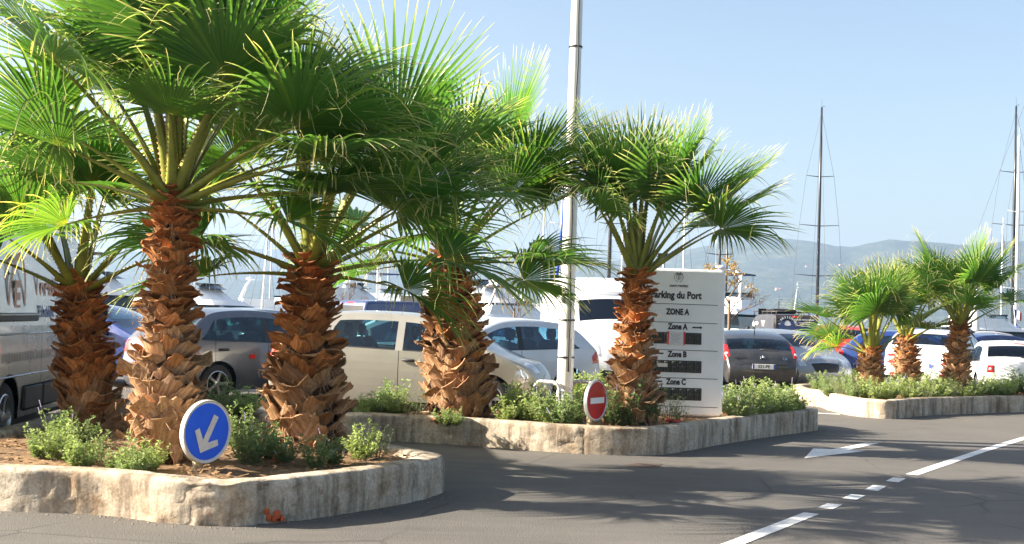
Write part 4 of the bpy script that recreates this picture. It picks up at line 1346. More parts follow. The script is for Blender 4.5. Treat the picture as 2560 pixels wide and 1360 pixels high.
    def _ring(s, i, f):
        u, z, nu, nz = s.U[i], s.Z[i], s.NU[i], s.NZ[i]
        r = s.rad
        sg = 1 if f >= 0 else -1
        yi = s.ys(min(max(u + nu * r, 0), s.L), z + nz * r)
        if abs(f) > 1.5:
            return s.loc(u + nu * r, yi, z + nz * r, sg)
        ye = yi - r * .75
        if abs(f) == 1.0:
            k = 0.35
            return s.loc(u + nu * r * k, yi - r * .22, z + nz * r * k, sg)
        cb = s._camber(s.T[i]) * (1 - f * f)
        return s.loc(u - nu * cb, ye * abs(f) / .955 if abs(f) <= .955 else ye, z - nz * cb, sg)
    def surf(s, t, f):
        """surface point: t along the outline, |f|<=1 across, |f|>1 goes round onto the side by (|f|-1) metres"""
        u = float(np.interp(t, s.T, s.U)); z = float(np.interp(t, s.T, s.Z))
        nu = float(np.interp(t, s.T, s.NU)); nz = float(np.interp(t, s.T, s.NZ))
        l = math.hypot(nu, nz); nu /= l; nz /= l
        r = s.rad
        sg = 1 if f >= 0 else -1
        yi = s.ys(min(max(u + nu * r, 0), s.L), z + nz * r)
        ye = yi - r * .75
        a = abs(f)
        if a <= 1:
            cb = s._camber(t) * (1 - a * a)
            return Vector(s.loc(u - nu * cb, ye * a, z - nz * cb, sg))
        d = a - 1
        if d < r:
            q = d / r
            return Vector(s.loc(u + nu * r * q * q, ye + (yi - ye) * math.sqrt(q), z + nz * r * q * q, sg))
        u2, z2 = u + nu * d, z + nz * d
        return Vector(s.loc(u2, s.ys(u2, z2), z2, sg))
    def patch(s, name, mat, t0, t1, f0, f1, off=.008, nt=7, nf=9, shape=None, parent=None):
        P = []
        for i in range(nt):
            a = i / (nt - 1)
            row = []
            for j in range(nf):
                b = j / (nf - 1)
                aa, bb = (a, b) if shape is None else shape(a, b)
                t, f = t0 + (t1 - t0) * aa, f0 + (f1 - f0) * bb
                p = s.surf(t, f)
                du = s.surf(t + .02, f) - s.surf(t - .02, f)
                df = s.surf(t, f + .01) - s.surf(t, f - .01)
                n = du.cross(df)
                if n.length > 1e-9: n.normalize()
                c = Vector((0, 0, .7 * s.H / 1.46)) - p
                c.x *= .15
                if n.dot(c) > 0: n = -n
                e = 1.0 if 0 < i < nt - 1 and 0 < j < nf - 1 else -0.6
                row.append(p + n * off * e)
            P.append(row)
        return MB().grid(P).build(name, mat, parent or s.root)
    def rear_frame(s, t, f=0, off=.012):
        """matrix on the tail: X to the viewer's right (car's right), Y up the surface"""
        p = s.surf(t, f)
        up = (s.surf(t - .05, f) - s.surf(t + .05, f)).normalized()
        x = Vector((0, -1, 0))
        n = x.cross(up).normalized()
        return frame_matrix(p + n * off, x, up)
    def plate(s, t, text=None, front=False):
        if front:
            p = s.surf(t, 0); mt = frame_matrix(p + Vector((.02, 0, 0)), (0, 1, 0), (0, 0, 1))
        else:
            p = s.surf(t, 0); mt = frame_matrix(p + Vector((-.03, 0, 0)), (0, -1, 0), (0, 0, 1))
        o = MB().box((0, 0, 0), (.52, .11, .012), bev=.004).build('number_plate', M['plate'], s.root, smooth=False)
        o.matrix_local = mt
        for x in (-.238, .238):
            MB().box((x, 0, .007), (.042, .106, .003)).build('plate_band', M['plate_blue'], o, smooth=False)
        if text:
            put_text(text, .095, M['ink'], o, Matrix.Translation((0, 0, .0085)), extrude=.0008, bold=.002)

def hatch_seams(c, t0, t1, f=.84):
    for sg in (1, -1):
        c.patch('hatch_seam', M['dark'], t0, t1, f * sg, (f + .012) * sg, off=.003, nt=12, nf=3)
    c.patch('hatch_seam', M['dark'], t1, t1 + .035, -f, f, off=.003, nt=3, nf=14)
def place_by(px_a, Ya, psi_deg):  # centre line helper
    p = D(px_a, 800, Ya)
    return (p.x, p.y)
def car_at(px, Y, psi_deg, Ln, W, u_ref, y_ref):
    """put the point (u_ref from nose, y_ref to the left) of a car at pixel column px and depth Y"""
    p = D(px, 820, Y)
    a = R_(psi_deg)
    lx, ly = Ln / 2 - u_ref, y_ref
    return (p.x - lx * math.cos(a) + ly * math.sin(a), p.y - lx * math.sin(a) - ly * math.cos(a)), a

# --- grey-blue hatchback, tail towards us
pos, a = car_at(458, 18.3, 50, 3.97, 1.68, 3.9, -.80)
c = Car('parked_car', 'dark blue-grey hatchback with a red-cupped black door handle behind the tallest palm', 'hatch', 3.97, 1.68, 1.46, M['p_grey'], pos, a,
        tail=(10.75, 12.0, .80, 1.16), head=(3.0, 4.2, .6, 1.1), belt=(.90, .97), glass='glass_mid')
Mt = c.rear_frame(11.45)
ring = MB(); ring.tube([(.052 * math.cos(k * .2618), .052 * math.sin(k * .2618), 0) for k in range(25)], .006, 6, caps=False)
for zz in ((-.033, .035, -.012, -.035), (-.012, -.035, 0, -.002), (0, -.002, .012, -.035), (.012, -.035, .033, .035), (-.016, .044, 0, .004), (0, .004, .016, .044)):
    ring.tube([(zz[0], zz[1], 0), (zz[2], zz[3], 0)], .005, 5)
e = ring.build('emblem', M['chrome'], c.root); e.matrix_local = Mt
c.plate(12.9, 'AB-749-KV')
hatch_seams(c, 10.95, 12.55)
# red reflector cup behind the black handle
p = c.surf(8.5, 0)
for o in list(c.root.children):
    if o.name.startswith('door'):
        for h in o.children: h.data.materials[0] = M['black']
MB().box((-.62, -.845, .72), (.11, .012, .07), bev=.03).build('reflector', M['red_lens'], c.root, sharp=40)

# --- champagne city car, side on
pos, a = car_at(676, 17.9, -9, 4.1, 1.60, 4.05, -.78)
c = Car('parked_car', 'small champagne-beige hatchback seen side on behind the stout palm', 'mono', 4.1, 1.60, 1.49, M['p_champ'], pos, a,
        tail=(10.6, 12.2, .82, 1.10), head=(2.8, 4.0, .62, 1.22), pillar='paint', crear=(2.98, 3.14))
c.plate(12.9)
for o in list(c.root.children):
    if o.name.startswith('door'):
        for h in o.children: h.data.materials[0] = M['trim']
# --- pearl white hatchback facing left
pos, a = car_at(1506, 21.3, 212, 4.06, 1.73, 4.0, .84)
c = Car('parked_car', 'pearl white hatchback with a black door mirror behind the tall lamp pole', 'hatch', 4.06, 1.73, 1.45, M['p_silverwhite'], pos, a,
        head=(2.9, 4.3, .58, 1.2), tail=(10.6, 11.9, .78, 1.2), crear=(3.12, 3.5), glass='glass_blue')
for o in list(c.root.children):
    if o.name.startswith('mirror'): o.data.materials[0] = M['black']
# --- dark blue car by the van
pos, a = car_at(322, 21.5, -14, 4.2, 1.75, 1.02, -.80)
c = Car('parked_car', 'navy blue car with matching door mirror between the silver van and the tallest palm', 'hatch', 4.2, 1.75, 1.48, M['p_blue'], pos, a, head=(2.9, 4.2, .6, 1.1), glass='glass_blue')
# --- car roofs behind
pos, a = car_at(960, 23.5, 196, 4.3, 1.76, 2.1, 0)
Car('parked_car', 'white car with roof rails hidden behind the champagne hatchback', 'hatch', 4.3, 1.76, 1.49, M['p_white'], pos, a, rails=True, head=(2.9, 4.2, .6, 1.1), glass='glass_blue')
pos, a = car_at(906, 36.0, 40, 4.6, 1.9, 4.5, -.86)
c = Car('parked_van', 'navy blue van roof showing above the champagne hatchback', 'midvan', 4.6, 1.9, 1.84, M['p_navy'], pos, a, cat='van', glass='glass_dark')
c.patch('brake_light', M['red_lens'], 9.72, 9.93, -.3, .3)
pos, a = car_at(640, 27, 40, 4.3, 1.78, 3.0, -.85)
Car('parked_car', 'silver car roof glimpsed between the two near palms', 'hatch', 4.3, 1.78, 1.47, M['p_silver'], pos, a, head=(2.9, 4.2, .6, 1.1), detail=1)
# --- tall white van facing us
pos, a = car_at(1440, 27.5, -82, 5.9, 2.06, .8, -.98)
c = Car('parked_van', 'tall white panel van standing behind the lamp pole', 'van', 5.9, 2.06, 2.52, M['p_white'], pos, a, cat='van', glass='glass_blue', wheelr=.34, head=(2.2, 3.4, .62, 1.05), trim=True)
c.patch('grey_band', M['signside'], 6.06, 6.42, -.97, .97, off=.01)
# --- dark grey hatchback, tail to us
pos, a = car_at(1909, 27.0, 92, 4.26, 1.77, 4.2, 0)
c = Car('parked_car', 'dark grey hatchback with tall red tail lamps right of the parking board', 'slope', 4.26, 1.77, 1.33, M['p_dgrey'], pos, a, glass='glass_mid',
        tail=(9.2, 11.55, .9, 1.14), rails=False)
for sg in (1, -1):
    c.patch('lamp_insert', M['clear_lens'], 10.1, 10.8, .955 * sg, 1.06 * sg, off=.014)
Mt = c.rear_frame(11.35)
for k in (0, 1):
    e = MB()
    for sg in (-1, 1):
        e.tube([(0, .03 - .035 * k, 0), (sg * .055, -.01 - .035 * k, 0)], .009, 5)
    e = e.build('emblem', M['chrome'], c.root); e.matrix_local = Mt
put_text('CITROËN', .075, M['ink'], c.root, c.rear_frame(11.45, .62), bold=.003, spacing=1.15)
put_text('C4', .085, M['chrome'], c.root, c.rear_frame(11.5, -.66), bold=.002)
c.plate(12.75, '521-PE')
MB().tube([c.surf(8.75, 0) + Vector((0, 0, .01)), c.surf(8.75, 0) + Vector((-.08, 0, .34))], [.012, .004], 6).build('antenna', M['black'], c.root)
MB().tube([c.surf(10.0, .02) + Vector((-.02, 0, .01)), c.surf(9.95, -.3) + Vector((-.025, 0, .02)), c.surf(9.9, -.55) + Vector((-.02, 0, .02))], .011, 6).build('wiper', M['black'], c.root)
c.patch('bumper_strip', M['black'], 12.25, 12.5, -.9, .9)
hatch_seams(c, 10.95, 12.15, .86)
# --- silver car facing us
pos, a = car_at(2058, 27.8, -76, 4.3, 1.80, .15, 0)
c = Car('parked_car', 'silver-grey car facing the road with a wide dark grille', 'hatch', 4.3, 1.80, 1.38, M['p_silver'], pos, a, glass='glass_dark', head=(2.55, 3.95, .6, 1.22))
c.patch('grille', M['black'], 1.9, 2.95, -.62, .62, off=.01, shape=lambda a_, b_: (a_, .5 + (b_ - .5) * (.75 + .25 * a_)))
for k in range(4):
    c.patch('grille_bar', M['trim'], 2.05 + k * .22, 2.10 + k * .22, -.54, .54, off=.016, nt=3)
c.patch('grille_surround', M['chrome'], 2.95, 3.02, -.64, .64, off=.016, nt=3)
MB().tube([c.surf(5.08, .6), c.surf(5.16, .05)], .012, 5).build('wiper', M['black'], c.root)
MB().tube([c.surf(5.08, -.1), c.surf(5.16, -.62)], .012, 5).build('wiper', M['black'], c.root)
c.plate(1.2, None, True)
# --- brown-black van with lettering
pos, a = car_at(1990, 50.0, 94, 5.0, 1.95, 4.9, 0)
c = Car('parked_van', 'brown-black van with white lettering and a roof rack', 'midvan', 5.0, 1.95, 1.97, M['p_brown'], pos, a, cat='van', glass='glass_dark', tail=(10.9, 11.9, .93, 1.05))
c.patch('brake_light', M['red_lens'], 9.75, 9.98, -.18, .18)
c.patch('dark_rear_door', M['p_navy'], 10.0, 12.4, -.94, .94, off=.006)
Mt = c.rear_frame(10.42, .42, off=.03)
txt = "L'ARTICHAUT"
for k, ch in enumerate(txt):
    an = math.pi * (1.0 - (k + .5) / len(txt))
    put_text(ch, .13, M['white_ink'], c.root, Mt @ Matrix.Translation((.36 * math.cos(an), -.10 + .32 * math.sin(an), 0)) @ Matrix.Rotation(an - math.pi / 2, 4, 'Z'), bold=.004)
art = MB()
for k in range(9):
    an = R_(-40 + 10 * k + 90 - 0)
    r0 = .07
    an2 = R_(200 + k * 17.5 - 180)
    ca, sa = math.cos(an2), math.sin(an2)
    art.add([(0, -.14, 0), (.10 * ca - .03 * sa, -.14 + .14 * sa + .03 * ca, .002), (.17 * ca, -.14 + .25 * sa, .002), (.10 * ca + .03 * sa, -.14 + .14 * sa - .03 * ca, .002)], [(0, 1, 2, 3)])
o = art.build('artichoke_emblem', M['white_ink'], c.root, smooth=False); o.matrix_local = Mt
Mt2 = c.rear_frame(10.4, -.42, off=.03)
put_text('GLACES ARTISANALES', .085, M['white_ink'], c.root, Mt2 @ Matrix.Translation((0, .12, 0)), bold=.003)
for k in range(3):
    o = MB().box((.05, .0 - .075 * k, 0), (.55 - .08 * k, .018, .004)).build('lettering_line', M['white_ink'], c.root, smooth=False); o.matrix_local = Mt2
side = frame_matrix(Vector((.2, c.ys(2.3, 1.5) + .02, 1.55)), (-1, 0, 0), (0, 0, 1))
put_text('TICH', .2, M['white_ink'], c.root, side, bold=.004)
o = art.build('artichoke_emblem', M['white_ink'], c.root, smooth=False); o.matrix_local = side @ Matrix.Translation((-.5, .02, 0))
for k in range(4):
    o = MB().box((1.0, .12 - .07 * k, 0), (.6 - .1 * k, .02, .004)).build('lettering_line', M['white_ink'], c.root, smooth=False); o.matrix_local = side
rk = MB()
for yy in (-.7, .7):
    rk.tube([(-2.0, yy, 2.07), (1.6, yy, 2.07)], .025, 6)
for xx in np.linspace(-1.9, 1.5, 6):
    rk.tube([(xx, -.75, 2.09), (xx, .75, 2.09)], .025, 6)
    for yy in (-.7, .7): rk.tube([(xx, yy, 1.9), (xx, yy, 2.07)], .02, 5)
rk.build('roof_rack', M['black'], c.root)
MB().box((.2, 0, 2.16), (1.9, 1.0, .10), bev=.03).build('roof_load', M['p_brown'], c.root, sharp=40)
# --- red and blue cars behind the far palms
pos, a = car_at(2100, 33.5, 75, 4.0, 1.72, 3.9, 0)
Car('parked_car', 'bright red hatchback half hidden behind the silver-grey car', 'hatch', 4.0, 1.72, 1.55, M['p_red'], pos, a, glass='glass', tail=(10.6, 11.8, .82, 1.12))
pos, a = car_at(2112, 30.0, -18, 4.1, 1.74, 3.9, -.85)
Car('parked_car', 'deep blue car seen side on behind the short-trunked palm', 'hatch', 4.1, 1.74, 1.45, M['p_blue'], pos, a, glass='glass_blue', tail=(10.6, 11.8, .82, 1.12), head=(2.9, 4.2, .6, 1.1))
# --- white crossover
pos, a = car_at(2398, 26.6, 58, 4.25, 1.79, 4.15, -.82)
c = Car('parked_car', 'white crossover with square red ring tail lamps behind the far palms', 'suv', 4.25, 1.79, 1.5, M['p_silverwhite'], pos, a, glass='glass_blue', rails=True, wheelr=.33)
for sg in (1, -1):
    c.patch('taillight', M['red_lens'], 11.02, 12.2, .60 * sg, .985 * sg, off=.016)
    c.patch('lamp_insert', M['clear_lens'], 11.38, 11.85, .72 * sg, .88 * sg, off=.028)
c.patch('bumper_reflector', M['red_lens'], 13.2, 13.45, -.9, -.55); c.patch('bumper_reflector', M['red_lens'], 13.2, 13.45, .55, .9)
c.plate(12.3)
hatch_seams(c, 11.0, 12.6, .58)
# --- white small car at the right edge
pos, a = car_at(2462, 25.0, 76, 3.85, 1.73, 3.8, .78)
c = Car('parked_car', 'small white hatchback with a high red brake light right of the far palms', 'hatch', 3.85, 1.73, 1.31, M['p_white'], pos, a, glass='glass_dark', doors=2)
for sg in (1, -1):
    c.patch('taillight', M['red_lens'], 10.95, 11.95, .78 * sg, 1.0 * sg, off=.016)
    c.patch('lamp_insert', M['clear_lens'], 11.25, 11.65, .85 * sg, .94 * sg, off=.026)
c.patch('brake_light', M['red_lens'], 8.85, 8.97, -.2, .2, off=.012)
c.plate(12.6)
hatch_seams(c, 10.95, 12.2, .76)
MB().tube([c.surf(9.95, .05) + Vector((-.02, 0, .0)), c.surf(9.8, -.45) + Vector((-.02, 0, .02))], .011, 6).build('wiper', M['black'], c.root)
# --- roofs further back
pos, a = car_at(2500, 33.5, 20, 4.3, 1.78, 2.2, 0)
Car('parked_car', 'dark navy car between the white crossover and the small white hatchback', 'hatch', 4.3, 1.78, 1.44, M['p_navy'], pos, a, glass='glass_blue', head=(2.9, 4.2, .6, 1.1))
pos, a = car_at(2490, 42, 10, 4.4, 1.8, 2.2, 0)
Car('parked_car', 'white car with roof rails in the back row by the sailing boats', 'suv', 4.4, 1.8, 1.52, M['p_white'], pos, a, glass='glass_dark', rails=True, detail=1)
pos, a = car_at(2385, 38, 8, 4.3, 1.78, 2.2, 0)
Car('parked_car', 'black car with roof rails in the back row', 'suv', 4.3, 1.78, 1.6, M['p_dgrey'], pos, a, glass='glass_dark', rails=True, detail=1)
pos, a = car_at(1215, 33, 15, 4.3, 1.78, 2.2, 0)
Car('parked_car', 'white car in the back row between the fattest palm and the lamp pole', 'hatch', 4.3, 1.78, 1.5, M['p_white'], pos, a, glass='glass_blue', detail=1)
pos, a = car_at(2190, 40, 4, 4.3, 1.78, 2.2, 0)
Car('parked_car', 'dark grey car in the back row behind the red hatchback', 'hatch', 4.3, 1.78, 1.5, M['p_dgrey'], pos, a, glass='glass_blue', detail=1)

# --- silver van at the left, tail outside the frame
VL, VW = 5.55, 2.07
w1, w2 = G(14, 1132), G(168, 1074)
vpsi = math.atan2(w2.y - w1.y, w2.x - w1.x)
a = vpsi
u_r = .80 * VL
pos = (w1.x - (VL / 2 - u_r) * math.cos(a) + (-VW / 2) * math.sin(a), w1.y - (VL / 2 - u_r) * math.sin(a) - (-VW / 2) * math.cos(a))
c = Car('delivery_van', 'silver panel van with orange lettering parked beside the shaded palm', 'van', VL, VW, 2.5, M['p_vansilver'], pos, a, cat='van', glass='glass_dark', wheelr=.345, trim=True, head=(2.2, 3.4, .62, 1.05), tail=(11.6, 12.5, .9, 1.06), group='vans in the car park')
van = c.root
sidey = -VW / 2
def vbox(x, z, dx, dz, th, name, mat, bev=.01):
    u = VL / 2 - x
    y = -(c.ys(u, z) + th / 2 - .01)
    return MB().box((x, y, z), (dx, th, dz), bev=bev).build(name, mat, van, sharp=40)
ux = lambda u: VL / 2 - u
vbox(ux(4.25), 1.33, 1.36, .085, .05, 'sliding_rail', M['trim'])
vbox(ux(4.25), 1.355, 1.30, .02, .06, 'rail_lip', M['galv'], .004)
for u0, u1 in ((1.45, 1.98), (2.02, 3.30), (3.34, 3.98)):
    vbox(ux((u0 + u1) / 2), .50, u1 - u0, .25, .05, 'side_moulding', M['black'], .02)
vbox(ux(5.15), .50, .5, .25, .05, 'side_moulding', M['black'], .02)
vbox(ux(2.14), 1.02, .06, .26, .05, 'door_grip', M['black'], .02)
vbox(ux(2.05), 1.16, .018, 1.7, .03, 'door_seam', M['dark'], .003)
for zz in (.74, 1.16):
    vbox(ux(3.6), zz, 3.0, .02, .03, 'body_crease', M['p_vansilver'], .009)
orange = plain('van_orange_print', (0.5, 0.2, 0.11), 0.4, var=0.1)
bluep = plain('van_blue_print', (0.08, 0.16, 0.36), 0.4, var=0.1)
greyp = plain('van_grey_print', (0.2, 0.2, 0.2), 0.5, var=0.2)
def vframe(u, z, off=.006):
    y = -(c.ys(u, z) + off)
    return frame_matrix(Vector((ux(u), y, z)), (1, 0, 0), (0, 0, 1))
put_text('Location', .40, orange, van, vframe(2.95, 1.63), sx=.8, bold=.008)
rg = MB()
N_ = 40
for k in range(N_):
    a0, a1 = 2 * math.pi * k / N_, 2 * math.pi * (k + 1) / N_
    rg.add([(.30 * math.cos(a0), .46 * math.sin(a0), 0), (.30 * math.cos(a1), .46 * math.sin(a1), 0), (.235 * math.cos(a1), .38 * math.sin(a1), 0), (.235 * math.cos(a0), .38 * math.sin(a0), 0)], [(0, 1, 2, 3)])
o = rg.build('logo_ring', orange, van, smooth=False); o.matrix_local = vframe(4.2, 1.52, .008)
put_text('E', .42, orange, van, vframe(4.2, 1.52, .008), bold=.02)
put_text('E.Leclerc', .17, bluep, van, vframe(3.15, 1.38), bold=.006)
rg = MB()
for k in range(N_):
    a0, a1 = 2 * math.pi * k / N_, 2 * math.pi * (k + 1) / N_
    rg.add([(.17 * math.cos(a0), .17 * math.sin(a0), 0), (.17 * math.cos(a1), .17 * math.sin(a1), 0), (.145 * math.cos(a1), .145 * math.sin(a1), 0), (.145 * math.cos(a0), .145 * math.sin(a0), 0)], [(0, 1, 2, 3)])
o = rg.build('logo_ring', bluep, van, smooth=False); o.matrix_local = vframe(2.55, 1.4)
rg = MB()
rngv = random.Random(8)
x = -1.5
while x < .95:
    h = rngv.uniform(.08, .12)
    rg.add([(x, -h / 2, 0), (x + .018, -h / 2, 0), (x + .018, h / 2, 0), (x, h / 2, 0)], [(0, 1, 2, 3)])
    x += rngv.uniform(.04, .065)
o = rg.build('small_print', greyp, van, smooth=False); o.matrix_local = vframe(3.2, .93)
vbox(ux(2.42), 1.08, .1, .16, .014, 'red_reflection', M['red_lens'], .005)  # red block standing in for a reflection in the van's paintwork, no real fitting
# ------------------------------------------------------------------ round signs
def round_sign(name, label, ctr_px, Y, dia, yaw, kind, soil, post_mat):
    c = D(*ctr_px, Y)
    root = empty(name, (c.x, c.y, soil(c.x, c.y) - .02), yaw, label=label, category='traffic sign')
    zc = c.z - root.location.z
    r = dia / 2
    # local: face towards -Y
    mb = MB()
    prof = [(r * .93, .0), (r * .985, -.012), (r, .0), (r, .026), (r * .97, .034), (.001, .034)]
    V = MB()
    V.lathe(prof, 48, 'y', 0, (0, 0, zc))
    body = V.build('sign_box', M['cream'] if kind == 'blue' else M['galv'], root, sharp=40)
    f = MB(); f.lathe([(r * .94, .001), (.001, .001)], 48, 'y', 0, (0, -.004, zc)); f.build('sign_face', M['cream'] if kind == 'blue' else M['white_ink'], root)
    f = MB(); f.lathe([(r * (.89 if kind == 'blue' else .9), .001), (.001, .001)], 48, 'y', 0, (0, -.0075, zc)); f.build('sign_disc', M['blue_sign'] if kind == 'blue' else M['red_sign'], root)
    if kind == 'blue':
        # arrow pointing down-left
        s_ = r / .24
        o = MB()
        w = .026 * s_
        pts = [(-.025, -.13), (.0, 0)]
        d = Vector((-.47, -.88)).normalized(); n = Vector((-d.y, d.x))
        tip = Vector((-.055, -.135)) * s_; tail = tip - d * .285 * s_
        P = []
        def q(v): P.append((v.x, -.0115, zc + v.y)); return len(P) - 1
        a = [q(tail + n * w), q(tail - n * w), q(tip - n * w - d * w * 1.3), q(tip + n * w - d * w * 1.3)]
        o.add(P, [tuple(a)]); P = []
        for sg in (1, -1):
            e = (d * -.62 + n * sg * .78).normalized()
            m_ = Vector((-e.y, e.x))
            if m_.dot(d) < 0: m_ = -m_
            P = [(v.x, -.0115 - .001 * sg, zc + v.y) for v in (tip + d * w * .9, tip + e * .165 * s_ + m_ * w * .2, tip + e * .165 * s_ - m_ * w * 1.6, tip - m_ * w * 1.6)]
            o.add(P, [(0, 1, 2, 3)])
        o.build('arrow', M['cream'], root, smooth=False)
        MB().box((.0, .085, zc * .5), (.075, .05, zc), bev=.008).build('post', post_mat, root, smooth=False)
    else:
        MB().box((0, -.0125, zc), (r * 1.3, .006, r * .28)).build('white_bar', M['white_ink'], root, smooth=False)
        MB().box((.0, .085, zc * .5), (.05, .05, zc), bev=.008).build('post', post_mat, root, smooth=False)
    MB().box((0, .066, zc), (r * 1.2, .02, .04), bev=.004).build('bracket', M['galv'], root, smooth=False)
    return root
round_sign('arrow_sign', 'round blue sign with a white arrow pointing down left', (517, 1079), 9.05, .475, R_(56), 'blue', soil1, M['wood'])
round_sign('no_entry_sign', 'round red no entry sign with a white bar', (1491, 1001), 13.65, .47, R_(56), 'red', soil2, M['wood'])

# ------------------------------------------------------------------ parking board
bl, br = D(1578, 1035, 15.56), D(1806, 1042, 15.585)
sw = (br - bl).length
yaw = math.atan2(br.y - bl.y, br.x - bl.x)
mid = (bl + br) / 2
zt = D(1700, 672, 15.6).z
z0 = soil2(mid.x, mid.y) - .02
hgt = zt - z0
board = empty('parking_board', (mid.x, mid.y, z0), yaw, label='tall white parking board reading Parking du Port with black displays', category='sign board')
cr_, th = .07, .24
out = []
hw = sw / 2
for cx_, cz_, a0 in ((hw - cr_, .03 + cr_, -90), (hw - cr_, hgt - cr_, 0), (-hw + cr_, hgt - cr_, 90), (-hw + cr_, .03 + cr_, 180)):
    for k in range(7):
        an = R_(a0 + 15 * k); out.append((cx_ + cr_ * math.cos(an), cz_ + cr_ * math.sin(an)))
n = len(out)
rows = []
for off, y in ((.0, .0), (.008, -.0), (.0, .012), (0, .05), (0, th), ):
    pass
ctr = (0, hgt / 2)
def ring_(ins, y):
    r = []
    for x, z in out:
        sx_ = max(-hw + cr_, min(hw - cr_, x)); sz_ = max(.03 + cr_, min(hgt - cr_, z))
        dx, dz = x - sx_, z - sz_
        r.append((sx_ + dx * (1 - ins / cr_), y, sz_ + dz * (1 - ins / cr_)))
    return r
mb = MB()
mb.grid([ring_(.035, .0), ring_(.02, .004), ring_(.008, .014), ring_(0, .035), ring_(0, th - .03), ring_(.03, th)], close=True)
o = len(mb.v); mb.add(ring_(.035, .0), [tuple(range(n))]); mb.add(ring_(.03, th), [tuple(range(n - 1, -1, -1))])
mb.build('panel', M['signwhite'], board, sharp=35)
MB().box((0, th / 2, .02), (sw * .8, th * .6, .12)).build('plinth', M['signside'], board, smooth=False)
def bx(px, py):
    """board coordinates of a photo pixel on the face"""
    d = ray(px, py); nrm = Vector((math.sin(yaw), -math.cos(yaw), 0))
    t = (Vector((mid.x, mid.y, 0)) - Vector((0, 0, CAM_H))).dot(nrm) / d.dot(nrm)
    p = Vector((0, 0, CAM_H)) + d * t - Vector((mid.x, mid.y, z0))
    return Vector((p.x * math.cos(yaw) + p.y * math.sin(yaw), 0, p.z))
def bframe(px, py, off=.004):
    p = bx(px, py); p.y = -off
    return frame_matrix(p, (1, 0, 0), (0, 0, 1))
PXM = 1 / 192.0
put_text('Parking du Port', .128, M['ink'], board, bframe(1690, 738), bold=.0045, sx=.82)
put_text('ZONE A', .105, M['ink'], board, bframe(1694, 780), bold=.0045, sx=.76)
put_text('Zone A', .105, M['ink'], board, bframe(1694, 817), bold=.0045, sx=.76)
put_text('Zone B', .105, M['ink'], board, bframe(1693, 886), bold=.0045, sx=.76)
put_text('Zone C', .105, M['ink'], board, bframe(1690, 955), bold=.0045, sx=.76)
put_text('SAINT-TROPEZ', .036, M['ink'], board, bframe(1697, 715), bold=.001)
for yy in (760, 806, 875, 945, 1016):
    a_ = bx(1592, yy - 3); b_ = bx(1794, yy + 3)
    z = (a_.z + b_.z) / 2
    MB().box(((a_.x + b_.x) / 2, -.002, z), (b_.x - a_.x, .004, .007)).build('rule_line', M['ink'], board, smooth=False)
for px, py, sg in ((1743, 819, 1), (1646, 883, -1), (1643, 953, -1)):
    p = bx(px, py)
    ar = MB().add([(p.x - .065 * sg, -.004, p.z - .009), (p.x + .035 * sg, -.004, p.z - .009), (p.x + .035 * sg, -.004, p.z + .009), (p.x - .065 * sg, -.004, p.z + .009),
                   (p.x + .033 * sg, -.0045, p.z - .021), (p.x + .07 * sg, -.0045, p.z), (p.x + .033 * sg, -.0045, p.z + .021)], [(0, 1, 2, 3), (4, 5, 6)])
    ar.build('direction_arrow', M['ink'], board, smooth=False)
for (y0, y1) in ((831, 861), (901, 932), (969, 1001)):
    a_ = bx(1601, y0 - 3); b_ = bx(1753, y1 + 1)
    x0, x1, zz0, zz1 = a_.x, b_.x, b_.z, a_.z
    MB().box(((x0 + x1) / 2, -.004, (zz0 + zz1) / 2), (x1 - x0, .012, zz1 - zz0), bev=.003).build('display', M['ledoff'], board, smooth=False)
    seg = MB()
    nd = 8
    cw = (x1 - x0) / nd
    for k in range(nd):
        cx_ = x0 + (k + .5) * cw; cz = (zz0 + zz1) / 2
        w, h = cw * .34, (zz1 - zz0) * .38
        for (ax_, az, bx2, bz) in ((-w, h, w, h), (-w, 0, w, 0), (-w, -h, w, -h), (-w, -h, -w, h), (w, -h, w, h), (0, -h, 0, h), (-w, h, 0, 0), (w, h, 0, 0), (-w, -h, 0, 0), (w, -h, 0, 0)):
            seg.tube([(cx_ + ax_, -.011, cz + az), (cx_ + bx2, -.011, cz + bz)], .0028, 4)
    seg.build('display_segments', M['ledseg'], board)
p = bx(1690, 845)
MB().box((p.x, -.014, p.z), (.235, .003, .165)).build('paper_notice', M['paper'], board, smooth=False)
for sg in (-1, 1):
    MB().box((p.x + sg * .105, -.0165, p.z), (.022, .003, .17)).build('red_tape', M['tape'], board, smooth=False)
nl = MB()
for k in range(7):
    nl.box((p.x - .01, -.0165, p.z + .05 - .017 * k), (.13 - .02 * (k % 3), .002, .005))
nl.build('notice_lines', M['signside'], board, smooth=False)
p = bx(1655, 912)
MB().box((p.x, -.012, p.z), (.14, .004, .05)).build('sticker', M['cream'], board, smooth=False)
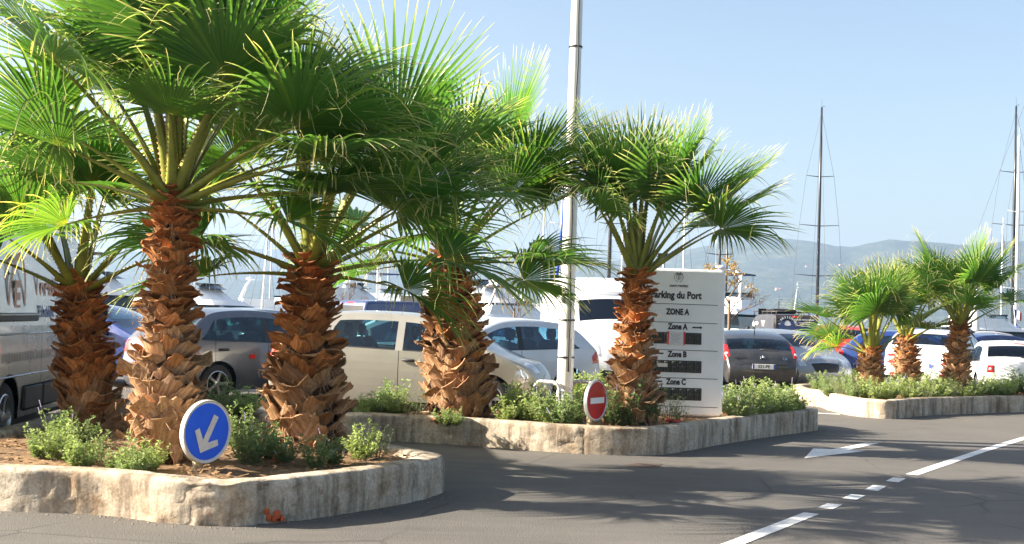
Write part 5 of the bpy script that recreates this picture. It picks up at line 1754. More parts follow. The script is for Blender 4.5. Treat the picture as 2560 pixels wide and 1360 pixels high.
# crest: shield, crown, two leaf sprays
p = bx(1697, 693)
cr2 = MB()
def fl(pts, y=-.004): cr2.add([(p.x + x, y, p.z + z) for x, z in pts], [tuple(range(len(pts)))])
def ln(pts, w=.0028): cr2.tube([(p.x + x, -.004, p.z + z) for x, z in pts], w, 4)
ln([(-.028, .03), (.028, .03), (.028, -.012), (0, -.038), (-.028, -.012), (-.028, .03)])
fl([(-.005, -.02), (.005, -.02), (.005, .02), (-.005, .02)])
fl([(-.01, .02), (.01, .02), (0, .026)])
for k in range(5):
    x = -.026 + .013 * k
    fl([(x - .006, .042), (x + .006, .042), (x, .062)])
fl([(-.033, .036), (.033, .036), (.033, .043), (-.033, .043)])
for sg in (-1, 1):
    for k in range(8):
        a_ = R_(-75 + 20 * k)
        x, z = sg * .055 * math.cos(a_), .058 * math.sin(a_) - .002
        t_ = a_ + R_(55)
        for off in (-.35, .6):
            q_ = t_ + off
            fl([(x, z), (x + sg * .009 * math.cos(q_) - .003, z + .012 * math.sin(q_)), (x + sg * .017 * math.cos(q_), z + .02 * math.sin(q_)), (x + sg * .009 * math.cos(q_) + .003, z + .012 * math.sin(q_))], -.0042 - .0002 * k)
    ln([(sg * .012, -.06)] + [(sg * .055 * math.cos(R_(q_)), .058 * math.sin(R_(q_)) - .002) for q_ in range(-75, 80, 15)], .0018)
cr2.build('crest', M['ink'], board, smooth=False)

# ------------------------------------------------------------------ lamp pole with cable and bands
pb = D(1411, 1005, 16.1)
ptop = D(1443, 0, 16.1)
zb_ = soil2(pb.x, pb.y) - .03
root = empty('lamp_pole', (pb.x, pb.y, zb_), label='tall white lamp pole strapped with a black cable', category='lamp post')
tp = ptop - Vector((pb.x, pb.y, zb_))
tp_ext = tp * 1.45
mb = MB(); mb.tube([(0, 0, 0), tuple(tp * .25), tuple(tp * .25001), tuple(tp), tuple(tp_ext)], [.108, .106, .1, .076, .06], 24)
mb.build('pole', M['pole'], root, sharp=40)
cab = []
for k in range(40):
    f = .10 + 1.2 * k / 39
    r = np.interp(f, [0, .25, 1, 1.45], [.11, .104, .08, .063])
    aa = R_(-78) + .10 * math.sin(f * 9) + .06 * math.sin(f * 31)
    cab.append((tp.x * f + (r + .008) * math.cos(aa), tp.y * f + (r + .008) * math.sin(aa), tp.z * f))
MB().tube(cab, .011, 6).build('cable', M['black'], root)
for py in (117, 736, 800, 893):
    f = (D(1420, py, 16.1).z - zb_) / tp.z
    r = np.interp(f, [0, .25, 1, 1.45], [.11, .104, .08, .063]) + .004
    MB().lathe([(r, -.012), (r + .006, -.01), (r + .006, .01), (r, .012)], 24, 'z', 0, (tp.x * f, tp.y * f, tp.z * f)).build('strap', M['black'], root)
f = (D(1420, 750, 16.1).z - zb_) / tp.z
MB().box((tp.x * f - .07, tp.y * f - .085, tp.z * f), (.04, .02, .08), bev=.004, rz=-.6).build('tag', M['trim'], root, smooth=False)
f = .2
MB().box((tp.x * f + .03, tp.y * f - .098, .62), (.085, .02, .75), bev=.006).build('service_hatch', M['pole'], root, smooth=False)
f = 1.02
MB().tube([(tp.x * f, tp.y * f, tp.z * f), (tp.x * f + .14, tp.y * f - .05, tp.z * f + .03), (tp.x * f + .16, tp.y * f - .05, tp.z * f - .02)], .014, 6).build('hook', M['black'], root)
lh = MB()
e = tp_ext
lh.tube([tuple(e), (e.x, e.y, e.z + .3), (e.x + .5, e.y, e.z + .5), (e.x + 1.1, e.y, e.z + .52)], .035, 8)
lh.box((e.x + 1.35, e.y, e.z + .5), (.6, .26, .1), bev=.03)
lh.build('lamp_head', M['pole'], root, sharp=40)
# hoop barriers either side of the pole
def hoop(px0, px1, py, Y, label):
    a_, b_ = D(px0, py, Y), D(px1, py, Y - .25)
    z_ = soil2(a_.x, a_.y) - .05
    h = a_.z - z_
    r = empty('hoop_barrier', (a_.x, a_.y, z_), label=label, category='barrier', group='steel hoops by the lamp pole')
    d = Vector((b_.x - a_.x, b_.y - a_.y, 0)); L_ = d.length; d.normalize()
    pts = [(0, 0, 0), (0, 0, h - .12)]
    for k in range(1, 6):
        an = R_(18 * k); pts.append(tuple(d * (.12 - .12 * math.cos(an)) + Vector((0, 0, h - .12 + .12 * math.sin(an)))))
    for k in range(0, 6):
        an = R_(18 * k); pts.append(tuple(d * (L_ - .12 + .12 * math.sin(an)) + Vector((0, 0, h - .12 + .12 * math.cos(an)))))
    pts.append(tuple(d * L_))
    MB().tube(pts, .028, 10).build('tube', M['galv'], r)
hoop(1337, 1400, 952, 16.2, 'galvanised hoop barrier left of the lamp pole')
hoop(1428, 1490, 952, 16.2, 'galvanised hoop barrier between the lamp pole and the no entry sign')

# ------------------------------------------------------------------ shrubs
def shrub_variant(seed, stems, hgt_, spread, leaf, dense, flowers=0.0):
    rng = random.Random(seed)
    lv = []; lf = []; lc = []
    sb = MB(); fb = MB()
    def leaf_at(p, d, l, tint):
        d = d.normalized()
        s_ = d.cross(Vector((rng.uniform(-1, 1), rng.uniform(-1, 1), 1))).normalized()
        n = s_.cross(d)
        w = l * rng.uniform(.2, .32)
        o = len(lv)
        lv.extend([p, p + d * l * .5 + s_ * w + n * w * .5, p + d * l + n * rng.uniform(-.3, .1) * l, p + d * l * .5 - s_ * w + n * w * .5])
        lf.append((o, o + 1, o + 2)); lf.append((o, o + 2, o + 3))
        for k in range(4): lc.append((tint, 0, 0, 1))
    for i in range(stems):
        a = rng.uniform(0, 6.283); tl = rng.random() ** .7 * spread
        h = hgt_ * rng.uniform(.6, 1.1) * (1 - .25 * tl)
        p = Vector((math.cos(a) * .06 * rng.random(), math.sin(a) * .06 * rng.random(), -.02))
        d = Vector((math.cos(a) * math.sin(tl), math.sin(a) * math.sin(tl), math.cos(tl)))
        n = 9
        pts = [p.copy()]
        for k in range(n):
            f = (k + 1) / n
            d = (d + Vector((rng.uniform(-.12, .12), rng.uniform(-.12, .12), .06))).normalized()
            p = p + d * (h / n)
            pts.append(p.copy())
            if f > .22:
                for q in range(dense):
                    an = rng.uniform(0, 6.283)
                    side_ = Vector((math.cos(an), math.sin(an), rng.uniform(-.1, .7)))
                    l = leaf * rng.uniform(.6, 1.25) * (1.15 - .5 * f)
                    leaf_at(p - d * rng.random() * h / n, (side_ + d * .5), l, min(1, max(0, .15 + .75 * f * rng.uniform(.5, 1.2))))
                if rng.random() < .45:
                    an = rng.uniform(0, 6.283)
                    sd = (Vector((math.cos(an), math.sin(an), .6)) + d * .4).normalized()
                    b = p + sd * h * .16
                    sb.tube([p, b], [.0018, .001], 3, caps=False)
                    for q in range(dense + 3):
                        u = rng.random(); an = rng.uniform(0, 6.283)
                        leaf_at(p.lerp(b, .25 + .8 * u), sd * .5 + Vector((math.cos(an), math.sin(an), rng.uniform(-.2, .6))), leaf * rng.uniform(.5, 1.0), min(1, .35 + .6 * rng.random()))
        sb.tube(pts, [.0045 * (1 - .75 * k / n) for k in range(n + 1)], 4, caps=False)
        if rng.random() < flowers:
            e = p + d * .09
            sb.tube([p, e], [.0014, .001], 3, caps=False)
            for k in range(5):
                c_ = p.lerp(e, .3 + .17 * k)
                fb.box(c_, (.008, .008, .01))
    me = bpy.data.meshes.new('foliage'); me.from_pydata([tuple(v) for v in lv], [], lf)
    at = me.attributes.new('tint', 'FLOAT_COLOR', 'POINT'); at.data.foreach_set('color', np.array(lc, np.float32).ravel())
    me.update()
    sm = sb.mesh('stems'); sm.materials.append(M['stem'])
    fm = None
    if fb.v:
        fm = fb.mesh('flower_spikes', False); fm.materials.append(M['flower'])
    return me, sm, fm
SV = [shrub_variant(1, 24, .44, 1.0, .05, 3, .04), shrub_variant(2, 30, .40, 1.1, .045, 3, .0), shrub_variant(3, 22, .46, .95, .055, 3, .0), shrub_variant(4, 34, .38, 1.15, .042, 3, .06)]
SPARSE = shrub_variant(7, 16, .42, .85, .03, 1, .0)
for v in SV: v[0].materials.append(M['shrub'])
SPARSE[0].materials.append(M['shrub_dark'])
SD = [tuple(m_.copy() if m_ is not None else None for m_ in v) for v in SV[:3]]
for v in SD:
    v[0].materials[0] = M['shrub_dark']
_sr = random.Random(77)
def shrub(x, y, z, scale, label, group, var=None, name='low_shrub', zs=1.0):
    scale *= .9 if y > 11.5 else .74
    v = var or (SV[_sr.randrange(len(SV))] if _sr.random() > .14 else SPARSE)
    zs *= _sr.uniform(.8, 1.2)
    r = empty(name, (x, y, z), _sr.uniform(0, 6.28), label=label, category='shrub', group=group)
    r.scale = (scale, scale, scale * zs)
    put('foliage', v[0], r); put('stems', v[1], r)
    if v[2] is not None: put('flower_spikes', v[2], r, kind='stuff')
    return r
def sp(px, py, soil, Y=None):
    if soil is soil1 and py > 1100: py += 2
    p = G(px, py, .27) if Y is None else D(px, py, Y)
    return p.x, p.y, soil(p.x, p.y)
g1 = 'shrubs in the blue sign planter'
for px, py, s_ in ((95, 1140, .95), (150, 1150, 1.0), (205, 1165, 1.1), (235, 1158, .9), (330, 1180, 1.05), (375, 1172, .85), (290, 1172, .7)):
    shrub(*sp(px, py, soil1), s_, 'pale green leafy shrub left of the blue arrow sign', 'pale shrubs left of the blue arrow sign')
for px, py, s_ in ((150, 1118, 1.05), (195, 1112, 1.0)):
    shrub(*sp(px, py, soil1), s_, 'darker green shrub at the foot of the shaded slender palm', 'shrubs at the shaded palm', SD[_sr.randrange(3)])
for px, py, s_ in ((625, 1160, 1.15), (660, 1145, 1.15), (710, 1155, .8), (790, 1165, .85), (835, 1155, .95), (600, 1125, 1.1)):
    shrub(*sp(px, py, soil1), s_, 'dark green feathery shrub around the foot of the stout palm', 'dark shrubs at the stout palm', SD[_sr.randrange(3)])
for px, py, s_ in ((905, 1142, 1.0), (945, 1140, .9)):
    shrub(*sp(px, py, soil1), s_, 'yellow-green bushy shrub near the rounded tip of the blue sign planter', 'shrubs at the planter tip', SV[2] if s_ == 1.0 else SPARSE)
for px, py, s_ in ((580, 1040, 1.3), (615, 1035, 1.2), (545, 1045, 1.1)):
    shrub(*sp(px, py, soil1), s_, 'green shrub behind the blue arrow sign between two palms', 'shrubs behind the blue arrow sign')
for px, py, s_ in ((925, 1036, 1.1), (960, 1038, 1.25), (995, 1040, 1.25), (1030, 1044, 1.15), (910, 1034, .8), (975, 1030, 1.2)):
    shrub(*sp(px, py, soil2), s_, 'pale green leafy shrub left of the fattest palm', 'shrubs left of the fattest palm')
for px, py, s_ in ((1115, 1058, .8), (1140, 1060, .6)):
    shrub(*sp(px, py, soil2), s_, 'small shrub right in front of the fattest palm trunk', 'shrubs before the fattest palm')
for px, py, s_ in ((1262, 1054, 1.15), (1295, 1052, 1.2), (1330, 1056, 1.2), (1365, 1060, 1.25), (1400, 1064, 1.2), (1425, 1060, 1.15), (1280, 1040, 1.2), (1345, 1044, 1.1), (1436, 1050, 1.0)):
    shrub(*sp(px, py, soil2), s_, 'green leafy shrub between the fattest palm and the no entry sign', 'shrubs left of the no entry sign', SV[_sr.randrange(4)])
for px, py, s_ in ((1455, 1000, 1.7), (1475, 990, 1.6), (1440, 985, 1.5), (1485, 1005, 1.3)):
    x, y, z = sp(px, py, soil2, 17.0)
    shrub(x, y, z, s_, 'sunlit yellow-green shrub behind the hoop barrier', 'shrubs behind the hoop barriers')
for px, py, s_ in ((1540, 1064, 1.15), (1585, 1066, 1.2), (1625, 1062, 1.1), (1560, 1058, 1.3), (1536, 1056, 1.0)):
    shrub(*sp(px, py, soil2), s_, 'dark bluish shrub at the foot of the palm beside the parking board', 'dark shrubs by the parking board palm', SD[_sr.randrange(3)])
for px, py, s_ in ((1672, 1056, 1.0), (1700, 1052, .9)):
    shrub(*sp(px, py, soil2), s_, 'sparse twiggy shrub in front of the parking board', 'twiggy shrubs before the parking board', SPARSE)
for k in range(17):
    f = k / 16
    for rowi in (0, 1):
        if rowi and k % 2: continue
        x = 2.98 + 1.12 * f + _sr.uniform(-.04, .04)
        y = 15.75 + 1.5 * f + rowi * (.75 - .3 * f) + _sr.uniform(-.08, .08)
        shrub(x, y, soil2(x, y), _sr.uniform(.95, 1.25), 'bright green shrub in the hedge row right of the parking board', 'hedge row right of the parking board')
for k in range(58):
    f = _sr.random()
    px = 2040 + 560 * (k + _sr.random()) / 58
    base_Y = np.interp(px, [2040, 2110, 2212, 2300, 2420, 2600], [22.3, 20.95, 20.5, 21.35, 22.35, 23.4])
    Y = base_Y + _sr.random() ** 1.2 * 2.2
    p = D(px, 960, Y)
    if px < 2080 and Y > 24: continue
    shrub(p.x, p.y, soil3(p.x, p.y), _sr.uniform(.85, 1.25), 'pale green shrub in the far planter below the three small palms', 'shrubs in the far planter')

# ------------------------------------------------------------------ litter
p = G(688, 1154, .27)
cup = MB(); cup.lathe([(.03, 0), (.045, .05), (.05, .085), (.046, .085), (.04, .05), (.026, .006), (.001, .005)], 18, 'z')
o = cup.build('plastic_cup', M['orange'], label='crushed orange plastic cup lying in the blue sign planter', category='cup')
o.location = (p.x, p.y, soil1(p.x, p.y) + .04); o.rotation_euler = (R_(80), R_(15), R_(50))
p = G(1682, 1056, .27)
mb = MB().box((0, 0, .02), (.2, .07, .04), bev=.012)
o = mb.build('food_wrapper', M['tape'], label='crumpled red wrapper lying before the parking board', category='wrapper')
o.location = (p.x, p.y, soil2(p.x, p.y) + .01); o.rotation_euler = (0, .1, .2)
p = G(1085, 1047, .29)
o = put('fallen_leaf_base', BOOTS[2], label='fallen brown palm leaf base lying on the planter rim', category='leaf base')
o.location = (p.x, p.y, soil2(p.x, p.y) + .05); o.rotation_euler = (R_(80), R_(20), R_(70)); o.scale = (1.2, 1.2, 1.2)
# ------------------------------------------------------------------ harbour
def hull_mesh(mb, Lh, B, fb, z0, sheer=.3, n=18):
    P = []
    for i in range(n + 1):
        f = i / n
        x = -Lh / 2 + Lh * f
        w = B / 2 * (1 - max(0, (f - .45) / .55) ** 2.3) * (0.86 + .14 * min(1, f / .3))
        zt = z0 + fb + sheer * f ** 2
        rake = .08 * Lh * f ** 3
        P.append([(x + rake, -w, zt), (x + rake * .8, -w * .97, z0 + fb * .7), (x + rake * .3, -w * .82, z0), (x, 0, z0 - .25),
                  (x + rake * .3, w * .82, z0), (x + rake * .8, w * .97, z0 + fb * .7), (x + rake, w, zt)])
    mb.grid(P)
    for i in range(n):
        a, b = P[i], P[i + 1]
        mb.add([a[0], a[6], b[6], b[0]], [(0, 1, 2, 3)], 1)
    mb.add([P[0][k] for k in range(7)], [tuple(range(7))])
    return P
def sail_yacht(label, px, ytop, Y, psi, mast='alu', spreaders=(), Lh=11, hull='gel', thick=.1, lean=0.0, cover=None, furled=False, group='sailing boats in the harbour'):
    base = D(px, 800, Y); topz = D(px, ytop, Y)
    r = empty('sailing_boat', (base.x, Y, WATER_Z), R_(psi), label=label, category='sailing boat', group=group)
    h = topz.z - WATER_Z
    mb = MB(); hull_mesh(mb, Lh, Lh * .3, Lh * .1, 0, Lh * .035)
    mb.build('hull', [M[hull], M['gel']], r, sharp=40)
    dz = Lh * .105
    cb = MB()
    P = []
    for f, w, z in ((-.12, .07, 0), (-.115, .075, .035), (.02, .08, .042), (.12, .07, .036), (.2, .045, .005)):
        P.append([(Lh * f, -Lh * w, dz), (Lh * f, -Lh * w * .85, dz + Lh * z), (Lh * f, 0, dz + Lh * z * 1.15), (Lh * f, Lh * w * .85, dz + Lh * z), (Lh * f, Lh * w, dz)])
    cb.grid(P); cb.build('cabin', M['gel'], r, sharp=50)
    for sg in (1, -1):
        MB().box((Lh * .03, sg * Lh * .0785, dz + Lh * .02), (Lh * .14, .03, Lh * .016), bev=.01).build('cabin_window', M['yglass'], r, smooth=False)
    mx = Lh * .08
    inv = Matrix.Rotation(-R_(psi), 3, 'Z')
    off = Vector((base.x * 0, 0, 0))
    lx = math.tan(lean) * h
    wv = inv @ Vector((1, 0, 0))
    # keep the mast over the requested column
    sh = Vector((mx, 0, 0))
    r.location = Vector((base.x, Y, WATER_Z)) - Matrix.Rotation(R_(psi), 3, 'Z') @ sh
    mp = lambda f: Vector((mx, 0, 0)) + wv * (lx * f) + Vector((0, 0, dz * .8 + (h - dz * .8) * f))
    m_ = MB(); m_.tube([mp(0), mp(.6), mp(1)], [thick, thick * .9, thick * .6], 10)
    m_.tube([mp(1), mp(1) + Vector((0, 0, .5 + h * .015))], .012, 5)
    m_.tube([mp(1) + Vector((0, 0, .1)), mp(1) + wv * .35 + Vector((0, 0, .12))], .02, 5)
    mo = m_.build('mast', M[mast], r)
    ends = []
    for (py, hwid) in spreaders:
        f = (D(px, py, Y).z - WATER_Z - dz * .8) / (h - dz * .8)
        c_ = mp(f)
        s_ = MB()
        for sg in (-1, 1):
            s_.tube([c_, c_ + wv * sg * hwid + Vector((0, 0, .12))], [.05, .03], 6)
        s_.build('spreader', M[mast], mo); ends.append((c_, hwid))
    rg = MB()
    rw = .007 + Y * .00005
    for sg in (-1, 1):
        pts = [mp(.98)] + [c_ + wv * sg * w_ for c_, w_ in ends] + [Vector((mx, 0, dz)) + wv * sg * (Lh * .13)]
        for a_, b_ in zip(pts, pts[1:]): rg.tube([a_, b_], rw, 4, caps=False)
    rg.tube([mp(.99), (Lh * .56, 0, dz + Lh * .03)], rw, 4, caps=False)
    rg.tube([mp(.99), (-Lh * .49, 0, dz)], rw, 4, caps=False)
    rg.build('rigging', M['trim'], r)
    bm_ = MB(); b0 = Vector((mx, 0, dz + Lh * .1)); bm_.tube([b0, b0 + Vector((-Lh * .42, 0, .1))], .07, 8)
    bo = bm_.build('boom', M[mast], r)
    if cover:
        MB().tube([b0 + Vector((.05, 0, .55)), b0 + Vector((-.25, 0, .26)), b0 + Vector((-Lh * .2, 0, .2)), b0 + Vector((-Lh * .41, 0, .18))], [.1, .2, .18, .08], 10).build('sail_cover', M[cover], r)
    return r
def motor_yacht(label, px, Y, psi, Lh=11, arch=True, canopy='gel', lift=0.0, hull='gel', group='motor yachts in the harbour', fly=True):
    base = D(px, 800, Y)
    r = empty('motor_yacht', (base.x, Y, WATER_Z), R_(psi), label=label, category='motor boat', group=group)
    mb = MB(); hull_mesh(mb, Lh, Lh * .31, Lh * .13, 0, Lh * .05)
    mb.build('hull', [M[hull], M['gel']], r, sharp=40)
    dz = Lh * .13
    def tier(z0, z1, x0, x1, w, name, mat, rk0=.05, rk1=.22, tw=.82):
        t = MB(); dzz = (z1 - z0)
        P = []
        for q in range(5):
            f = q / 4
            X0, X1 = x0 + rk0 * Lh * .2 * f, x1 - rk1 * Lh * .3 * f
            ww = w * (1 - (1 - tw) * f ** 1.6)
            z = z0 + dzz * f
            P.append([(X0, -ww, z), (X0, ww, z), (X1 - ww * .5, ww, z), (X1, ww * .45, z), (X1, -ww * .45, z), (X1 - ww * .5, -ww, z)])
        t.grid(P, close=True); t.add(P[-1], [tuple(range(6))])
        return t.build(name, mat, r, sharp=30)
    h1 = Lh * .13
    tier(dz + .05, dz + h1 * .38, -Lh * .3, Lh * .3, Lh * .125, 'deckhouse', M['gel'], .0, .08, .98)
    tier(dz + h1 * .38, dz + h1 * .85, -Lh * .29, Lh * .27, Lh * .122, 'saloon_window', M['yglass'], .0, .3, .9)
    tier(dz + h1 * .85, dz + h1 * 1.02, -Lh * .34, Lh * .16, Lh * .13, 'coach_roof', M['gel'], .0, .1, .9)
    top = dz + h1 * 1.02
    if fly:
        tier(top, top + Lh * .05, -Lh * .26, Lh * .08, Lh * .115, 'flybridge', M['gel'], .1, .25, .95)
        tier(top + Lh * .05, top + Lh * .075, -Lh * .02, Lh * .05, Lh * .09, 'screen', M['yglass'], .1, .2, .9)
        top2 = top + Lh * .05
        a_ = MB()
        for sg in (-1, 1):
            a_.tube([(-Lh * .26, sg * Lh * .11, top2 - .1), (-Lh * .22, sg * Lh * .1, top2 + Lh * .09), (-Lh * .2, sg * Lh * .06, top2 + Lh * .115)], [.09, .07, .06], 8)
        a_.tube([(-Lh * .2, -Lh * .062, top2 + Lh * .115), (-Lh * .2, Lh * .062, top2 + Lh * .115)], .06, 8)
        ao = a_.build('radar_arch', M['gel'], r)
        MB().lathe([(.001, .0), (.28, .02), (.3, .12), (.22, .2), (.001, .22)], 14, 'z', 0, (-Lh * .2, 0, top2 + Lh * .12)).build('radar_dome', M['gel'], ao)
        MB().tube([(-Lh * .2, .3, top2 + Lh * .11), (-Lh * .21, .3, top2 + Lh * .3)], [.02, .008], 5).build('aerial', M['alu'], ao)
        if canopy != 'gel':
            c_ = MB(); c_.box((-Lh * .13, 0, top2 + Lh * .1), (Lh * .2, Lh * .2, .09), bev=.03); co = c_.build('canopy', M[canopy], r, sharp=40)
            for sx_ in (-.22, -.04):
                for sg in (-1, 1):
                    MB().tube([(Lh * sx_, sg * Lh * .09, top2), (Lh * sx_, sg * Lh * .09, top2 + Lh * .1)], .025, 6).build('canopy_post', M['alu'], co)
    rl = MB()
    for sg in (-1, 1):
        q = [(Lh * f, sg * Lh * .31 / 2 * (1 - max(0, (f + .5 - .45) / .55) ** 2.3) * .95, dz + Lh * .05 * (f + .5) ** 2 + .55) for f in np.linspace(-.1, .5, 10)]
        rl.tube(q, .02, 5)
        for p_ in q: rl.tube([p_, (p_[0], p_[1], p_[2] - .55)], .014, 4)
    rl.build('guard_rail', M['alu'], r)
    return r
motor_yacht('white motor yacht with a tan canopy behind the navy van', 895, 68, 25, 13, canopy='tan')
motor_yacht('white flybridge yacht with a blue roll on its arch', 985, 82, 35, 13, canopy='navycloth')
motor_yacht('white motor yacht with a radar arch right of the fattest palm', 1218, 76, -30, 15)
motor_yacht('low white motor yacht with a brown sunshade left of the lamp pole', 1318, 72, 20, 11, canopy='darkcanvas')
motor_yacht('white yacht with flybridge just right of the parking board', 1838, 74, 60, 14, canopy='navycloth')
motor_yacht('dark hulled boat under a navy cover right of the tallest palm', 530, 66, -20, 12, canopy='navycloth', hull='navycloth')
motor_yacht('dark hulled boat with a black canopy behind the shaded palm', 275, 68, 10, 13.5, canopy='darkcanvas', hull='navycloth')
motor_yacht('white motor yacht at the far right quay', 2500, 84, 10, 12)
motor_yacht('white motor yacht moored behind the lamp pole', 1395, 84, -10, 12)
motor_yacht('white motor yacht half hidden between stout palm and fattest palm', 700, 86, 15, 11)
sail_yacht('tall black masted racing yacht with three pairs of spreaders left of the far palms', 2042, 268, 120, 80, 'carbon', ((442, 1.4), (565, 2.0), (690, 2.4)), 20, 'carbon', .16)
sail_yacht('tall black masted racing yacht beside a white mast right of the far palms', 2531, 265, 122, 70, 'carbon', ((431, 1.55), (563, 2.25)), 20, 'carbon', .15)
sail_yacht('white masted yacht close to the right black mast', 2540, 340, 108, 70, 'alu', ((530, .9), (722, 1.2)), 15, 'gel', .17, cover='navycloth')
sail_yacht('yacht with a plain white mast left of the two tall right masts', 2503, 565, 90, 60, 'alu', (), 9, 'gel', .09)
sail_yacht('yacht with a furled white sail standing right of the tallest far palm', 2440, 700, 80, 90, 'alu', (), 9, 'gel', .25)
sail_yacht('yacht with a dark mast and one spreader behind the parking board palm', 1795, 520, 95, 60, 'carbon', ((637, 1.1),), 12, 'gel', .12)
sail_yacht('yacht with a short dark mast beside the parking board', 1813, 560, 100, 60, 'carbon', (), 10, 'gel', .1)
sail_yacht('yacht with a thick dark mast between lamp pole and parking board', 1519, 400, 100, 40, 'carbon', ((560, 1.0),), 13, 'gel', .17)
sail_yacht('yacht with a leaning blue wrapped mast beside the lamp pole', 1378, 480, 80, 30, 'bluecloth', (), 10, 'gel', .12, lean=.06)
sail_yacht('yacht with a slim pale mast just left of the blue wrapped mast', 1352, 500, 88, 30, 'alu', (), 10, 'gel', .07)
sail_yacht('yacht with a pale mast right of the blue wrapped mast', 1396, 420, 96, 30, 'alu', ((560, .9),), 11, 'gel', .09)
sail_yacht('yacht with a bright white mast above the parking board', 1705, 480, 92, 20, 'alu', (), 10, 'gel', .08)
sail_yacht('yacht with a white mast behind the white panel van', 1551, 470, 110, 30, 'alu', ((600, .9),), 11, 'gel', .09)
sail_yacht('yacht with a stout white mast left of the fattest palm', 941, 430, 74, 30, 'alu', (), 9, 'gel', .09)
sail_yacht('yacht with a thin mast just right of the stout white mast', 966, 470, 90, 40, 'alu', (), 9, 'gel', .05)
sail_yacht('yacht with a white mast between the tallest and stout palms', 652, 560, 84, 30, 'alu', (), 9, 'gel', .09, lean=.03)
sail_yacht('yacht with a slim mast close behind the stout palm', 672, 540, 96, 30, 'alu', (), 9, 'gel', .06)
sail_yacht('small boat with a leaning white mast left of the tall black mast', 1975, 722, 100, 30, 'alu', (), 7, 'gel', .07, lean=.09)
sail_yacht('small boat with a short dark mast above the lettered van', 1946, 752, 104, 30, 'carbon', (), 7, 'gel', .06)
sail_yacht('small boat with a short dark pole mast above the brown van', 1898, 750, 98, 30, 'carbon', (), 7, 'gel', .06)
# big white hull with tricolour flag at the right
r = sail_yacht('big white sailing yacht flying a small flag at the right', 2600, 120, 100, 172, 'alu', ((400, 1.2),), 17, 'gel', .15)
fl_ = D(2545, 786, 92)
rf = empty('ensign_flag', (fl_.x, fl_.y, WATER_Z + 1.6), label='small blue white and red flag on a stern staff', category='flag')
MB().tube([(0, 0, 0), (-.35, 0, fl_.z - WATER_Z - .9)], .02, 6).build('staff', M['alu'], rf)
zf = fl_.z - WATER_Z - 1.6
for k, mt in enumerate(('plate_blue', 'plate', 'tape')):
    P = []
    for i in range(5):
        f = (k + i / 4) / 3
        P.append([(-.3 + f * .62, .08 * math.sin(f * 7), zf + .45 - .35 * f), (-.3 + f * .6, .08 * math.sin(f * 7 + .5), zf - .2 - .35 * f)])
    MB().grid(P).build('stripe', M[mt], rf)

# ------------------------------------------------------------------ bare and autumn trees, small floodlight
def bare_tree(label, px, pyb, pyt, Y, seed, leaves=0, col='autumn', spread=.75):
    rng = random.Random(seed)
    b = D(px, pyb, Y); t = D(px, pyt, Y)
    root = empty('young_tree', (b.x, Y, 0), label=label, category='tree')
    h = t.z
    tb = MB(); br = MB(); tips = []
    r0 = .03 + h * .012
    tb.tube([(0, 0, -.02), (.02, 0, h * .25), (0, .03, h * .5)], [r0, r0 * .8, r0 * .6], 8)
    tb.build('trunk', M['bark'], root)
    def grow(p, d, l, r, dep):
        q = p + d * l
        br.tube([p, p.lerp(q, .5) + Vector((rng.uniform(-1, 1), rng.uniform(-1, 1), 0)) * l * .08, q], [r, r * .8, r * .6], 5 if dep > 2 else 3, caps=False)
        tips.append((p, q))
        if dep == 0: return
        for k in range(rng.choice((2, 3, 3))):
            dd = (d + Vector((rng.uniform(-1, 1), rng.uniform(-1, 1), rng.uniform(-.3, .7))) * spread).normalized()
            grow(p.lerp(q, rng.uniform(.5, 1)), dd, l * rng.uniform(.6, .85), r * .6, dep - 1)
    for k in range(5):
        a_ = k * 1.3 + rng.uniform(-.3, .3)
        grow(Vector((0, 0, h * (.28 + .06 * k))), Vector((math.cos(a_) * .8, math.sin(a_) * .8, .8)).normalized(), h * .2, r0 * .45, 4)
    br.build('crown', M['bark'], root)
    if leaves:
        lv, lf, lc = [], [], []
        for k in range(leaves):
            p, q = tips[rng.randrange(len(tips) // 3, len(tips))]
            c_ = p.lerp(q, rng.random()) + Vector((rng.uniform(-1, 1), rng.uniform(-1, 1), rng.uniform(-1, 1))) * .1
            d1 = Vector((rng.uniform(-1, 1), rng.uniform(-1, 1), rng.uniform(-1, 1))).normalized() * .08
            d2 = d1.cross(Vector((rng.uniform(-1, 1), rng.uniform(-1, 1), rng.uniform(-1, 1)))).normalized() * .05
            o = len(lv); lv += [c_ - d1, c_ + d2, c_ + d1, c_ - d2]; lf.append((o, o + 1, o + 2, o + 3)); lc += [(rng.random(), 0, 0, 1)] * 4
        np_obj('leaves', np.array([tuple(v) for v in lv]), lf, M[col], root, False, np.array(lc))
bare_tree('bare twiggy young tree behind the navy van', 868, 785, 690, 52, 4)
bare_tree('bare leafless tree on the quay left of the lamp pole', 1285, 790, 668, 58, 9)
bare_tree('thin tree with sparse autumn leaves beside the parking board', 1822, 800, 610, 58, 15, 380, spread=.9)
fp = D(1658, 700, 45)
r = empty('floodlight_post', (fp.x, fp.y, 0), label='slim post with a small black floodlight above the parking board', category='lamp post')
zt_ = D(1658, 642, 45).z
MB().tube([(0, 0, 0), (0, 0, zt_)], .05, 8).build('post', M['galv'], r)
MB().tube([(0, 0, zt_ - .05), (-.25, 0, zt_ + .02)], .03, 6).build('arm', M['galv'], r)
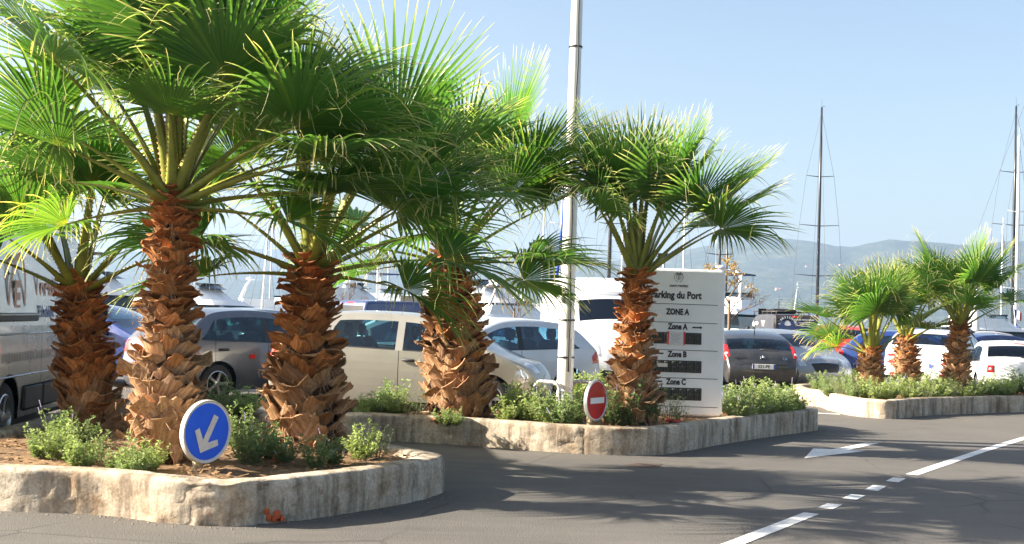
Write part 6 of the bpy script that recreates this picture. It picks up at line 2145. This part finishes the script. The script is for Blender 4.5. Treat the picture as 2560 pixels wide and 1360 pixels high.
MB().box((-.05, -.05, zt_ + .05), (.45, .25, .16), bev=.03).build('floodlight', M['black'], r, sharp=40)
# far houses on the hillside
hm = [plain('render_pale', (0.62, 0.56, 0.48), 0.8), plain('render_ochre', (0.55, 0.42, 0.3), 0.8)]
rm_ = plain('terracotta', (0.4, 0.17, 0.1), 0.85)
rng = random.Random(91)
hill_o = bpy.data.objects['wooded_hills']
bpy.context.view_layer.update()
for k in range(18):
    px = rng.choice((rng.uniform(700, 1440), rng.uniform(1820, 2140), rng.uniform(1820, 2500)))
    Y0 = rng.uniform(2500, 3150)
    p = D(px, 780, Y0)
    ok, loc_, nrm_, _i = hill_o.ray_cast(Vector((p.x, Y0, 900)), Vector((0, 0, -1)))
    if not ok: continue
    s_ = rng.uniform(4, 8)
    hr = empty('hillside_house', (p.x, Y0, loc_.z - 1.5), rng.uniform(-.5, .5), label='tiny pale house on the far wooded hillside', category='house', group='houses on the far hillside')
    MB().box((0, 0, s_ * .3), (s_ * 1.5, s_, s_ * .6)).build('wall', hm[k % 2], hr, smooth=False)
    w = s_
    MB().add([(-.8 * w, -.55 * w, .58 * w), (.8 * w, -.55 * w, .58 * w), (.8 * w, .55 * w, .58 * w), (-.8 * w, .55 * w, .58 * w), (-.7 * w, 0, .85 * w), (.7 * w, 0, .85 * w)],
             [(0, 1, 5, 4), (2, 3, 4, 5), (1, 2, 5), (3, 0, 4)]).build('roof', rm_, hr, smooth=False)
# ------------------------------------------------------------------ hazy air over the bay
hz = bpy.data.materials.new('haze_air'); hz.use_nodes = True
nt = hz.node_tree; nt.nodes.clear()
out = nt.nodes.new('ShaderNodeOutputMaterial')
pv = nt.nodes.new('ShaderNodeVolumePrincipled')
pv.inputs['Color'].default_value = (0.46, 0.66, 0.98, 1)
pv.inputs['Density'].default_value = 1.55e-4
pv.inputs['Anisotropy'].default_value = 0.2
nt.links.new(pv.outputs[0], out.inputs['Volume'])
mb = MB().box((0, 2500, 160), (11000, 5800, 326))
mb.build('haze', hz, smooth=False, kind='stuff')
